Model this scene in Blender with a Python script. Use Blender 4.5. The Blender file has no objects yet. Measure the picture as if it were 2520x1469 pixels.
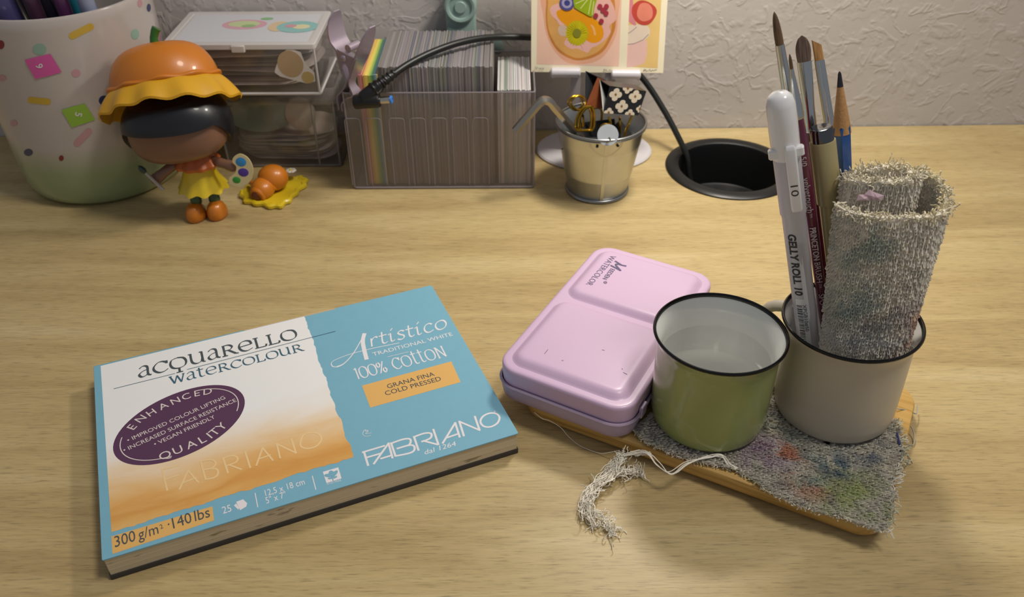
import bpy, bmesh, math, random
from mathutils import Vector, Matrix
from math import sin, cos, pi, radians, sqrt, atan2, hypot
random.seed(7)
S = 0.01                                   # everything below is written in centimetres
sc = bpy.context.scene
COL = sc.collection

# ------------------------------------------------------------------ camera
W, H = 2520.0, 1469.0
FPX, PITCH, ROLL, CAMH = 2122.0, 0.64, -0.005, 30.06
fw = Vector((0, cos(PITCH), -sin(PITCH))); rt = Vector((1, 0, 0)); up = rt.cross(fw)
RT = rt * cos(ROLL) + up * sin(ROLL); UP = up * cos(ROLL) - rt * sin(ROLL)
CAM = Vector((0, 0, CAMH))
cd = bpy.data.cameras.new('camera'); cam = bpy.data.objects.new('camera', cd); COL.objects.link(cam)
m = Matrix((RT, UP, -fw)).transposed().to_4x4(); m.translation = CAM * S; cam.matrix_world = m
cd.sensor_fit = 'HORIZONTAL'; cd.sensor_width = 36.0; cd.lens = FPX / W * 36.0
cd.clip_start = 0.01; cd.clip_end = 20
cd.dof.use_dof = True; cd.dof.focus_distance = 0.40; cd.dof.aperture_fstop = 16
sc.camera = cam

# ------------------------------------------------------------------ light of the room
wd = bpy.data.worlds.new('world'); sc.world = wd; wd.use_nodes = True
bg = wd.node_tree.nodes['Background']; bg.inputs[0].default_value = (0.86, 0.90, 1.0, 1); bg.inputs[1].default_value = 0.25
LAMP_POS = (12.5, 50.5, 34.5)               # the head of the desk lamp, above the picture
LAMP_POWER = 1.14
LAMP_COLOR = (1.0, 0.93, 0.82)
CEIL_POWER = 11.5
cl = bpy.data.lights.new('ceiling_light', 'AREA'); cl.shape = 'DISK'; cl.size = 0.35; cl.energy = CEIL_POWER; cl.color = (1.0, 0.93, 0.84)
clo = bpy.data.objects.new('ceiling_light', cl); COL.objects.link(clo); clo.location = (0.6, 0.15, 1.6)
clo.rotation_euler = (Vector((-0.05, 0.45, 0)) - Vector(clo.location)).to_track_quat('-Z', 'Y').to_euler()
sc.view_settings.view_transform = 'Standard'; sc.view_settings.look = 'None'
sc.view_settings.exposure = -0.08; sc.view_settings.gamma = 1.0; sc.view_settings.use_curve_mapping = False

# ------------------------------------------------------------------ measuring helpers (a ray through a photo point met with a real plane)
def ray(px, py): return fw + RT * ((px - W / 2) / FPX) - UP * ((py - H / 2) / FPX)
def atz(px, py, z):
    d = ray(px, py); t = (z - CAMH) / d.z; return CAM + d * t
def aty(px, py, y):
    d = ray(px, py); t = y / d.y; return CAM + d * t
WALL_Y, WALL_A = 62.7, 0.015

# ------------------------------------------------------------------ mesh helpers
class MB:
    def __init__(s): s.v = []; s.f = []
    def add(s, vs, fs):
        o = len(s.v); s.v += [tuple(p) for p in vs]; s.f += [tuple(i + o for i in f) for f in fs]; return s
    def rings(s, rings, closed=True, cap0=False, cap1=False):
        n = len(rings[0]); vs = [p for r in rings for p in r]; fs = []
        m = n if closed else n - 1
        for i in range(len(rings) - 1):
            for j in range(m):
                a = i * n + j; b = i * n + (j + 1) % n
                fs.append((a, b, b + n, a + n))
        if cap0: fs.append(tuple(range(n - 1, -1, -1)))
        if cap1: fs.append(tuple(range((len(rings) - 1) * n, len(rings) * n)))
        return s.add(vs, fs)
    def lathe(s, prof, seg=48, c=(0, 0), cap0=True, cap1=True, a0=0.0, a1=None, sx=1.0, sy=1.0):
        rg = []
        for r, z in prof:
            r = max(r, 1e-4)
            rg.append([(c[0] + sx * r * cos(2 * pi * k / seg), c[1] + sy * r * sin(2 * pi * k / seg), z) for k in range(seg)])
        return s.rings(rg, True, cap0, cap1)
    def tube(s, pts, r, seg=8, caps=True, flat=1.0):
        pts = [Vector(p) for p in pts]; n = len(pts)
        rr = r if isinstance(r, (list, tuple)) else [r] * n
        t = []
        for i in range(n):
            d = pts[min(i + 1, n - 1)] - pts[max(i - 1, 0)]
            t.append(d.normalized() if d.length > 1e-9 else Vector((0, 0, 1)))
        u = t[0].orthogonal().normalized(); rg = []
        for i in range(n):
            u = (u - t[i] * u.dot(t[i]))
            u = u.normalized() if u.length > 1e-6 else t[i].orthogonal().normalized()
            w = t[i].cross(u)
            rg.append([pts[i] + (u * cos(2 * pi * k / seg) + w * sin(2 * pi * k / seg) * flat) * rr[i] for k in range(seg)])
        return s.rings(rg, True, caps, caps)
    def loft(s, w, d, r, prof, c=(0, 0), n=6, cap0=True, cap1=True, rot=0.0):
        rg = [[(x, y, z) for x, y in rrect(w - 2 * i, d - 2 * i, max(r - i, 0.01), n, c, rot)] for i, z in prof]
        return s.rings(rg, True, cap0, cap1)
    def prism(s, poly, z0, z1):
        if area(poly) < 0: poly = poly[::-1]
        return s.rings([[(x, y, z0) for x, y in poly], [(x, y, z1) for x, y in poly]], True, True, True)
    def flat(s, poly, z):
        if area(poly) < 0: poly = poly[::-1]
        return s.add([(x, y, z) for x, y in poly], [tuple(range(len(poly)))])
    def box(s, x0, x1, y0, y1, z0, z1, b=0.03):
        b = min(b, (z1 - z0) * .4, (x1 - x0) * .4, (y1 - y0) * .4)
        return s.loft(x1 - x0, y1 - y0, b, [(b, z0), (0, z0 + b), (0, z1 - b), (b, z1)], ((x0 + x1) / 2, (y0 + y1) / 2), 1)
    def ball(s, c, rx, ry=None, rz=None, seg=24, rings=14):
        ry = ry or rx; rz = rz or rx; rg = []
        for i in range(rings + 1):
            a = -pi / 2 + pi * i / rings; k = max(cos(a), 1e-3)
            rg.append([(c[0] + rx * k * cos(2 * pi * j / seg), c[1] + ry * k * sin(2 * pi * j / seg), c[2] + rz * sin(a)) for j in range(seg)])
        return s.rings(rg, True, True, True)
    def xf(s, M):
        s.v = [tuple(M @ Vector(p)) for p in s.v]; return s
def area(p): return 0.5 * sum(p[i][0] * p[(i + 1) % len(p)][1] - p[(i + 1) % len(p)][0] * p[i][1] for i in range(len(p)))
def rrect(w, d, r, n=6, c=(0, 0), rot=0.0):
    r = min(r, w / 2 - 1e-4, d / 2 - 1e-4); o = []
    for k, (sx, sy) in enumerate(((1, 1), (-1, 1), (-1, -1), (1, -1))):
        for i in range(n + 1):
            a = k * pi / 2 + pi / 2 * i / n
            x = sx * (w / 2 - r) + r * cos(a); y = sy * (d / 2 - r) + r * sin(a)
            o.append((c[0] + x * cos(rot) - y * sin(rot), c[1] + x * sin(rot) + y * cos(rot)))
    return o
def crom(pts, k=6, closed=False):
    pts = [Vector(p) for p in pts]; n = len(pts); o = []
    if n < 3 and not closed: return pts
    for i in range(n if closed else n - 1):
        if closed: a, b, c, d = pts[i - 1], pts[i], pts[(i + 1) % n], pts[(i + 2) % n]
        else: a, b, c, d = pts[max(i - 1, 0)], pts[i], pts[i + 1], pts[min(i + 2, n - 1)]
        for j in range(k):
            t = j / k
            o.append(0.5 * (2 * b + (c - a) * t + (2 * a - 5 * b + 4 * c - d) * t * t + (3 * b - a - 3 * c + d) * t ** 3))
    o.append(pts[0].copy() if closed else pts[-1].copy())
    return o
def circle(c, r, n=32, ry=None, rot=0.0):
    ry = ry or r
    return [(c[0] + r * cos(2 * pi * k / n) * cos(rot) - ry * sin(2 * pi * k / n) * sin(rot),
             c[1] + r * cos(2 * pi * k / n) * sin(rot) + ry * sin(2 * pi * k / n) * cos(rot)) for k in range(n)]

def tag(o, label=None, cat=None, group=None, kind=None):
    if label: o['label'] = label
    if cat: o['category'] = cat
    if group: o['group'] = group
    if kind: o['kind'] = kind
    return o
def mesh_of(name, mb, mat, ang=38):
    me = bpy.data.meshes.new(name)
    me.from_pydata([(x * S, y * S, z * S) for x, y, z in mb.v], [], mb.f)
    me.validate(); me.update()
    if ang: 
        me.shade_smooth()
        if ang < 180: me.set_sharp_from_angle(angle=radians(ang))
    if mat: me.materials.append(mat)
    return me
def obj(name, mb, mat, parent=None, label=None, cat=None, group=None, kind=None, loc=None, rot=None, ang=38):
    me = mb if isinstance(mb, bpy.types.Mesh) else mesh_of(name, mb, mat, ang)
    o = bpy.data.objects.new(name, me); COL.objects.link(o)
    if parent: o.parent = parent
    if loc: o.location = [c * S for c in loc]
    if rot: o.rotation_euler = rot
    return tag(o, label, cat, group, kind)
def thing(name, label, cat, loc=(0, 0, 0), rot=(0, 0, 0), group=None):
    o = bpy.data.objects.new(name, None); COL.objects.link(o)
    o.empty_display_size = 0.01; o.location = [c * S for c in loc]; o.rotation_euler = rot
    return tag(o, label, cat, group)

# ------------------------------------------------------------------ materials
def lin(h):
    h = h.lstrip('#'); o = []
    for i in (0, 2, 4):
        c = int(h[i:i + 2], 16) / 255; o.append(c / 12.92 if c <= .04045 else ((c + .055) / 1.055) ** 2.4)
    return (*o, 1)
MATS = {}
def nodes(name):
    m = bpy.data.materials.new(name); m.use_nodes = True; nt = m.node_tree
    return m, nt, nt.nodes['Principled BSDF']
def N(nt, t, **kw):
    n = nt.nodes.new(t)
    for k, v in kw.items():
        if k.startswith('i_'):
            k = k[2:]; n.inputs[int(k) if k.isdigit() else k].default_value = v
        else: setattr(n, k, v)
    return n
def ramp(nt, fac, stops, interp='LINEAR'):
    r = nt.nodes.new('ShaderNodeValToRGB'); cr = r.color_ramp; cr.interpolation = interp
    while len(cr.elements) < len(stops): cr.elements.new(0.5)
    for e, (p, c) in zip(cr.elements, stops): e.position = p; e.color = lin(c) if isinstance(c, str) else (c, c, c, 1)
    nt.links.new(fac, r.inputs[0]); return r
def bump(nt, height, b, strength=.3, dist=.001):
    n = N(nt, 'ShaderNodeBump'); n.inputs['Strength'].default_value = strength; n.inputs['Distance'].default_value = dist
    nt.links.new(height, n.inputs['Height']); nt.links.new(n.outputs[0], b.inputs['Normal']); return n
def mat(name, col, rough=.5, metal=0.0, spec=.5, coat=0.0, vary=None, bmp=None, sheen=0.0, trans=0.0):
    """plain paint / plastic / metal with optional colour variation (scale, amount) and relief (scale, strength, distance)"""
    if name in MATS: return MATS[name]
    m, nt, b = nodes(name)
    b.inputs['Base Color'].default_value = lin(col); b.inputs['Roughness'].default_value = rough
    b.inputs['Metallic'].default_value = metal; b.inputs['Specular IOR Level'].default_value = spec
    b.inputs['Coat Weight'].default_value = coat; b.inputs['Coat Roughness'].default_value = .08
    if sheen: b.inputs['Sheen Weight'].default_value = sheen
    if vary or bmp: tc = N(nt, 'ShaderNodeTexCoord')
    if vary:
        n = N(nt, 'ShaderNodeTexNoise', i_Scale=vary[0]); n.inputs['Detail'].default_value = 4
        nt.links.new(tc.outputs['Object'], n.inputs['Vector'])
        h = N(nt, 'ShaderNodeHueSaturation'); h.inputs['Color'].default_value = lin(col)
        mr = N(nt, 'ShaderNodeMapRange'); mr.inputs[3].default_value = 1 - vary[1]; mr.inputs[4].default_value = 1 + vary[1]
        nt.links.new(n.outputs[0], mr.inputs[0]); nt.links.new(mr.outputs[0], h.inputs['Value']); nt.links.new(h.outputs[0], b.inputs['Base Color'])
    if bmp:
        n = N(nt, 'ShaderNodeTexNoise', i_Scale=bmp[0]); n.inputs['Detail'].default_value = 3
        nt.links.new(tc.outputs['Object'], n.inputs['Vector']); bump(nt, n.outputs[0], b, bmp[1], bmp[2])
    MATS[name] = m; return m
def clear(name, tint='#e8e6ea', gloss=.10, opac=.06, ocol='#d8d4dc', rough=.08):
    """thin clear plastic: lets light through, reflects by angle, with a faint milky body"""
    if name in MATS: return MATS[name]
    m = bpy.data.materials.new(name); m.use_nodes = True; nt = m.node_tree; nt.nodes.clear()
    out = N(nt, 'ShaderNodeOutputMaterial'); tr = N(nt, 'ShaderNodeBsdfTransparent'); tr.inputs[0].default_value = lin(tint)
    df = N(nt, 'ShaderNodeBsdfDiffuse'); df.inputs[0].default_value = lin(ocol)
    gl = N(nt, 'ShaderNodeBsdfGlossy'); gl.inputs['Roughness'].default_value = rough
    m1 = N(nt, 'ShaderNodeMixShader'); m1.inputs[0].default_value = opac
    nt.links.new(tr.outputs[0], m1.inputs[1]); nt.links.new(df.outputs[0], m1.inputs[2])
    lw = N(nt, 'ShaderNodeLayerWeight'); lw.inputs[0].default_value = .25
    mr = N(nt, 'ShaderNodeMapRange'); mr.inputs[3].default_value = .03; mr.inputs[4].default_value = gloss * 4
    nt.links.new(lw.outputs['Fresnel'], mr.inputs[0])
    m2 = N(nt, 'ShaderNodeMixShader'); nt.links.new(mr.outputs[0], m2.inputs[0])
    nt.links.new(m1.outputs[0], m2.inputs[1]); nt.links.new(gl.outputs[0], m2.inputs[2])
    nt.links.new(m2.outputs[0], out.inputs[0]); MATS[name] = m; return m

def frosted(name, col, thru=.4):
    """frosted plastic that lets some light through"""
    if name in MATS: return MATS[name]
    m, nt, b = nodes(name); b.inputs['Base Color'].default_value = lin(col); b.inputs['Roughness'].default_value = .35
    t = N(nt, 'ShaderNodeBsdfTranslucent'); t.inputs[0].default_value = lin(col); x = N(nt, 'ShaderNodeMixShader'); x.inputs[0].default_value = thru
    nt.links.new(b.outputs[0], x.inputs[1]); nt.links.new(t.outputs[0], x.inputs[2]); nt.links.new(x.outputs[0], nt.nodes['Material Output'].inputs[0]); MATS[name] = m; return m

# ------------------------------------------------------------------ lettering
_fc = bpy.data.curves.new('lettering_source', 'FONT'); _fo = bpy.data.objects.new('lettering_source', _fc)
_tc = {}
def letters(body, bold=0.0):
    """outline of a line of print: (verts, faces, width) with cap height about 0.73"""
    k = (body, bold)
    if k not in _tc:
        _fc.body = body; _fc.size = 1.0; _fc.offset = bold; _fc.resolution_u = 3; _fc.align_x = 'LEFT'; _fc.space_character = 1.0
        _fo.data = _fc
        me = bpy.data.meshes.new_from_object(_fo)
        vs = [(v.co.x, v.co.y) for v in me.vertices]; fs = [tuple(p.vertices) for p in me.polygons]
        bpy.data.meshes.remove(me)
        x0 = min(v[0] for v in vs) if vs else 0; x1 = max(v[0] for v in vs) if vs else 1
        _tc[k] = ([(x - x0, y) for x, y in vs], fs, x1 - x0)
    return _tc[k]
def type_line(mb, body, p0, p1, cap, z, bold=0.0, slant=0.0):
    """set a line of print on a flat face from p0 to p1 with the given capital height"""
    vs, fs, w = letters(body, bold)
    dx, dy = p1[0] - p0[0], p1[1] - p0[1]; L = hypot(dx, dy); ex = (dx / L, dy / L); ey = (-ex[1], ex[0])
    kx = L / w; ky = cap / 0.73
    mb.add([(p0[0] + ex[0] * (x * kx + slant * y * ky) + ey[0] * y * ky, p0[1] + ex[1] * (x * kx + slant * y * ky) + ey[1] * y * ky, z) for x, y in vs], fs)
_lift = [0]
def sliced(body, bold=0.0, n=7):
    """the same outline cut into bands so that it can follow a round barrel"""
    k = (body, bold, n)
    if k not in _tc:
        vs, fs, w = letters(body, bold); bm = bmesh.new(); bv = [bm.verts.new((x, y, 0)) for x, y in vs]
        for f in fs:
            try: bm.faces.new([bv[i] for i in f])
            except ValueError: pass
        for i in range(1, n * 2):
            bmesh.ops.bisect_plane(bm, geom=bm.verts[:] + bm.edges[:] + bm.faces[:], plane_co=(0, -.3 + 1.3 * i / (n * 2), 0), plane_no=(0, 1, 0))
        bm.verts.index_update(); _tc[k] = ([(v.co.x, v.co.y) for v in bm.verts], [tuple(v.index for v in f.verts) for f in bm.faces], w); bm.free()
    return _tc[k]
def pen(mb, pts, wide, thin=None, ang=0.6, z=0.0, caps=True):
    """one stroke of a broad pen held at a fixed angle; each stroke lies a hair above the one before"""
    _lift[0] = (_lift[0] + 1) % 9; z = z + _lift[0] * .0005
    pts = [Vector((p[0], p[1])) for p in pts]; n = len(pts); thin = thin or wide
    L, R = [], []
    for i in range(n):
        d = pts[min(i + 1, n - 1)] - pts[max(i - 1, 0)]
        if d.length < 1e-9: d = Vector((1, 0))
        d.normalize(); a = atan2(d.y, d.x) - ang
        hw = 0.5 * sqrt((wide * sin(a)) ** 2 + (thin * cos(a)) ** 2); q = Vector((-d.y, d.x)) * hw
        L.append(pts[i] + q); R.append(pts[i] - q)
    vs = [(p.x, p.y, z) for p in R] + [(p.x, p.y, z) for p in L]
    mb.add(vs, [(i, i + 1, n + i + 1, n + i) for i in range(n - 1)])
    return mb
GLYPH = {  # skeletons of a hand-lettered serif: advance, strokes ('c' curved, 'l' straight)
 'a': (.80, [('c', [(.12, .80), (.30, .97), (.50, .93), (.57, .72), (.57, .15), (.74, .03)]), ('c', [(.57, .60), (.28, .50), (.09, .27), (.20, .03), (.42, .06), (.57, .22)])]),
 'c': (.92, [('c', [(.82, .80), (.62, .97), (.35, .95), (.10, .62), (.12, .28), (.35, .03), (.62, .03), (.86, .20)]), ('l', [(.82, .98), (.82, .72)])]),
 'q': (1.10, [('c', [(.5, .98), (.18, .85), (.08, .48), (.2, .12), (.52, 0), (.85, .14), (.95, .5), (.82, .86), (.5, .98)]), ('l', [(.52, .02), (.52, -.36)]), ('l', [(.34, -.38), (.70, -.38)])]),
 'u': (1.0, [('c', [(.14, 1), (.14, .38), (.22, .10), (.44, 0), (.66, .12), (.74, .38)]), ('l', [(.76, 1), (.76, .02), (.90, .02)]), ('l', [(0, .98), (.2, .98)]), ('l', [(.62, .98), (.80, .98)])]),
 'r': (.98, [('l', [(.20, 0), (.20, 1)]), ('c', [(.12, .98), (.50, .98), (.68, .76), (.54, .53), (.22, .50)]), ('l', [(.44, .5), (.82, .03), (.97, .02)]), ('l', [(.04, .01), (.36, .01)])]),
 'e': (.92, [('l', [(.12, .50), (.80, .56)]), ('c', [(.80, .56), (.74, .86), (.48, .98), (.2, .86), (.08, .5), (.2, .14), (.48, .01), (.82, .16)])]),
 'l': (.78, [('l', [(.17, 1), (.17, 0)]), ('l', [(.02, .01), (.66, .01), (.70, .22)]), ('l', [(.02, .98), (.32, .98)])]),
 'o': (1.06, [('c', [(.5, .98), (.18, .85), (.08, .48), (.2, .12), (.52, 0), (.85, .14), (.95, .5), (.82, .86), (.5, .98)])]),
 'w': (1.25, [('l', [(.10, 1), (.38, .02)]), ('l', [(.38, .02), (.62, .95)]), ('l', [(.62, .95), (.88, .02)]), ('l', [(.88, .02), (1.12, 1)]), ('l', [(0, .98), (.24, .98)]), ('l', [(1.0, .98), (1.2, .98)])]),
 't': (.66, [('c', [(.24, 1.22), (.24, .55), (.25, .18), (.38, .02), (.60, .10)]), ('l', [(.03, .95), (.54, .95)])]),
 'n': (1.0, [('l', [(.17, 0), (.17, 1)]), ('l', [(.17, 1), (.82, 0)]), ('l', [(.82, 0), (.82, 1)]), ('l', [(.05, .98), (.2, .98)]), ('l', [(.72, .98), (.93, .98)]), ('l', [(.06, .01), (.28, .01)])]),
 '1': (.45, [('l', [(.25, 0), (.25, 1), (.08, .86)])]),
 '0': (.86, [('c', [(.42, 1), (.14, .85), (.06, .5), (.14, .15), (.42, 0), (.70, .15), (.78, .5), (.70, .85), (.42, 1)])]),
 '%': (.95, [('c', [(.22, 1), (.06, .78), (.22, .54), (.38, .78), (.22, 1)]), ('c', [(.68, .46), (.52, .23), (.68, 0), (.84, .23), (.68, .46)]), ('l', [(.72, 1), (.18, 0)])]),
 ' ': (.5, []),
 'R': (.62, [('l', [(.12, 0), (.14, .9)]), ('c', [(.13, .55), (.26, .86), (.42, .96), (.54, .84)])]),
 'I': (.50, [('c', [(.0, .78), (.14, .92), (.14, .18), (.22, .02), (.38, .14)]), ('l', [(.18, 1.22), (.34, 1.46)])]),
 'S': (.62, [('c', [(.52, .84), (.32, .97), (.13, .80), (.22, .58), (.44, .38), (.44, .12), (.24, 0), (.04, .12)])]),
 'T': (.58, [('c', [(.22, 1.32), (.18, .5), (.2, .14), (.32, .02), (.50, .14)]), ('l', [(.0, .90), (.50, .93)])]),
 'C': (.74, [('c', [(.62, .82), (.44, .97), (.2, .84), (.08, .45), (.18, .08), (.40, .01), (.64, .16)])]),
 'O': (.84, [('c', [(.42, .98), (.16, .80), (.07, .42), (.2, .05), (.44, .01), (.68, .2), (.76, .58), (.64, .92), (.42, .98)])]),
}
def lettered(mb, body, p0, p1, xh, wide, thin, z, slant=0.0, ang=0.55):
    tot = sum(GLYPH[c][0] for c in body) - .08
    dx, dy = p1[0] - p0[0], p1[1] - p0[1]; L = hypot(dx, dy); ex = (dx / L, dy / L); ey = (-ex[1], ex[0]); kx = L / tot; x = 0
    for c in body:
        adv, st = GLYPH[c]
        for kind, pts in st:
            q = [(p0[0] + ex[0] * ((x + a) * kx + slant * b * xh) + ey[0] * b * xh, p0[1] + ex[1] * ((x + a) * kx + slant * b * xh) + ey[1] * b * xh) for a, b in pts]
            if kind == 'c': q = [(v.x, v.y) for v in crom([(a, b, 0) for a, b in q], 6)]
            for s_ in ([q] if kind == 'c' else [q[i:i + 2] for i in range(len(q) - 1)]): pen(mb, s_, wide, thin, ang + atan2(dy, dx), z)
        x += adv
# ================================================================== the setting
def wood_desk():
    m, nt, b = nodes('desk_laminate'); L = nt.links
    tc = N(nt, 'ShaderNodeTexCoord')
    mp = N(nt, 'ShaderNodeMapping'); mp.inputs['Scale'].default_value = (1.6, 16, 1); L.new(tc.outputs['Object'], mp.inputs[0])
    n1 = N(nt, 'ShaderNodeTexNoise', i_Scale=2.2, i_Detail=5, i_Roughness=.62, i_Distortion=.9); L.new(mp.outputs[0], n1.inputs['Vector'])
    mp2 = N(nt, 'ShaderNodeMapping'); mp2.inputs['Scale'].default_value = (42, 520, 1); L.new(tc.outputs['Object'], mp2.inputs[0])
    n2 = N(nt, 'ShaderNodeTexNoise', i_Scale=1.6, i_Detail=4, i_Roughness=.7, i_Distortion=.25); L.new(mp2.outputs[0], n2.inputs['Vector'])
    mp3 = N(nt, 'ShaderNodeMapping'); mp3.inputs['Scale'].default_value = (100, 1500, 1); L.new(tc.outputs['Object'], mp3.inputs[0])
    n3 = N(nt, 'ShaderNodeTexNoise', i_Scale=1.0, i_Detail=2); L.new(mp3.outputs[0], n3.inputs['Vector'])
    c1 = ramp(nt, n1.outputs[0], [(.28, '#a99264'), (.44, '#b7a070'), (.56, '#c0aa79'), (.72, '#cbb789')])
    c2 = ramp(nt, n2.outputs[0], [(.30, .62), (.43, .90), (.54, 1.0), (.72, 1.08)])
    c3 = ramp(nt, n3.outputs[0], [(.30, .45), (.42, 1.0)])
    mx = N(nt, 'ShaderNodeMix', data_type='RGBA', blend_type='MULTIPLY'); mx.inputs[0].default_value = .75
    L.new(c1.outputs[0], mx.inputs[6]); L.new(c2.outputs[0], mx.inputs[7])
    mx2 = N(nt, 'ShaderNodeMix', data_type='RGBA', blend_type='MULTIPLY'); mx2.inputs[0].default_value = .55
    L.new(mx.outputs[2], mx2.inputs[6]); L.new(c3.outputs[0], mx2.inputs[7])
    L.new(mx2.outputs[2], b.inputs['Base Color'])
    b.inputs['Roughness'].default_value = .42; b.inputs['Specular IOR Level'].default_value = .4
    bump(nt, n3.outputs[0], b, .12, .0004)
    return m
def plaster():
    m, nt, b = nodes('wall_plaster'); L = nt.links
    tc = N(nt, 'ShaderNodeTexCoord')
    n0 = N(nt, 'ShaderNodeTexNoise', i_Scale=40, i_Detail=3, i_Roughness=.5, i_Distortion=.6); L.new(tc.outputs['Object'], n0.inputs['Vector'])
    # curled trowel ridges: thin crests where the noise passes its middle
    sb = N(nt, 'ShaderNodeMath', operation='SUBTRACT'); sb.inputs[1].default_value = .5; L.new(n0.outputs[0], sb.inputs[0])
    ab = N(nt, 'ShaderNodeMath', operation='ABSOLUTE'); L.new(sb.outputs[0], ab.inputs[0])
    rd = ramp(nt, ab.outputs[0], [(.0, 1.0), (.016, .75), (.05, .0)], 'EASE')
    n1 = N(nt, 'ShaderNodeTexNoise', i_Scale=48, i_Detail=3, i_Roughness=.6); 
    mp = N(nt, 'ShaderNodeMapping'); mp.inputs['Location'].default_value = (3.1, 0, 1.7); L.new(tc.outputs['Object'], mp.inputs[0]); L.new(mp.outputs[0], n1.inputs['Vector'])
    pl = ramp(nt, n1.outputs[0], [(.44, 0.0), (.50, .8), (.60, 1.0)])
    mk = ramp(nt, n1.outputs[0], [(.40, 0.0), (.52, 1.0)])
    mu = N(nt, 'ShaderNodeMath', operation='MULTIPLY'); L.new(rd.outputs[0], mu.inputs[0]); L.new(mk.outputs[0], mu.inputs[1])
    ad = N(nt, 'ShaderNodeMath', operation='MULTIPLY_ADD'); L.new(pl.outputs[0], ad.inputs[0]); ad.inputs[1].default_value = .45; L.new(mu.outputs[0], ad.inputs[2])
    n2 = N(nt, 'ShaderNodeTexNoise', i_Scale=160, i_Detail=2); L.new(tc.outputs['Object'], n2.inputs['Vector'])
    ad2 = N(nt, 'ShaderNodeMath', operation='MULTIPLY_ADD'); L.new(n2.outputs[0], ad2.inputs[0]); ad2.inputs[1].default_value = .18; L.new(ad.outputs[0], ad2.inputs[2])
    b.inputs['Base Color'].default_value = lin('#bfb9b5'); b.inputs['Roughness'].default_value = .75; b.inputs['Specular IOR Level'].default_value = .25
    bump(nt, ad2.outputs[0], b, .36, .0009)
    return m
# wall behind the desk, a little out of square with the camera
wl = MB(); wl.box(-120, 120, 0, 4, -75, 130, .1)
obj('wall_back', wl, plaster(), kind='structure', loc=(0, WALL_Y, 0), rot=(0, 0, WALL_A), label='pale grey wall with curled plaster texture behind the desk')

# desk top with a round cut-out for the cable grommet
GX, GY, GR = 15.95, 56.17, 4.67
HOLE = GR - .75
dk = MB()
def desk_ring(z):
    return [(GX + HOLE * cos(2 * pi * k / 64), GY + HOLE * sin(2 * pi * k / 64), z) for k in range(64)]
X0, X1, Y0, Y1, TH = -85, 85, -16, 62.6, 2.6
ta = math.tan(WALL_A)
def sq(z, i=0.0):                           # square outline sampled with 64 points facing the hole ring
    o = []
    for k in range(64):
        a = 2 * pi * k / 64; dx, dy = cos(a), sin(a)
        t = min(((X1 - i - GX) / dx if dx > 1e-9 else (X0 + i - GX) / dx if dx < -1e-9 else 1e9),
                ((Y1 - GY) / dy if dy > 1e-9 else (Y0 + i - GY) / dy if dy < -1e-9 else 1e9))
        x, y = GX + dx * t, GY + dy * t
        if abs(y - Y1) < 1e-6: y += x * ta
        o.append((x, y, z))
    for cx, cy in ((X1 - i, Y1), (X0 + i, Y1), (X0 + i, Y0 + i), (X1 - i, Y0 + i)):   # snap the nearest sample to each corner
        a = atan2(cy - GY, cx - GX) % (2 * pi); k = round(a / (2 * pi) * 64) % 64
        o[k] = (cx, cy + (cx * ta if cy == Y1 else 0), z)
    return o
dk.rings([desk_ring(-TH), desk_ring(0), sq(0, .12), sq(-.12), sq(-TH), desk_ring(-TH)], True)
desk = thing('desk', 'light oak laminate desk everything stands on', 'desk', (0, 0, 0))
obj('desk_top', dk, wood_desk(), desk, ang=25)
lg = mat('desk_leg_metal', '#3a3a3c', .45, .6)
for x in (-80, 80):
    for y in (-11, 57):
        q = MB(); q.box(x - 2, x + 2, y - 2, y + 2, -75, -TH, .2); obj('leg', q, lg, desk)
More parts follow.
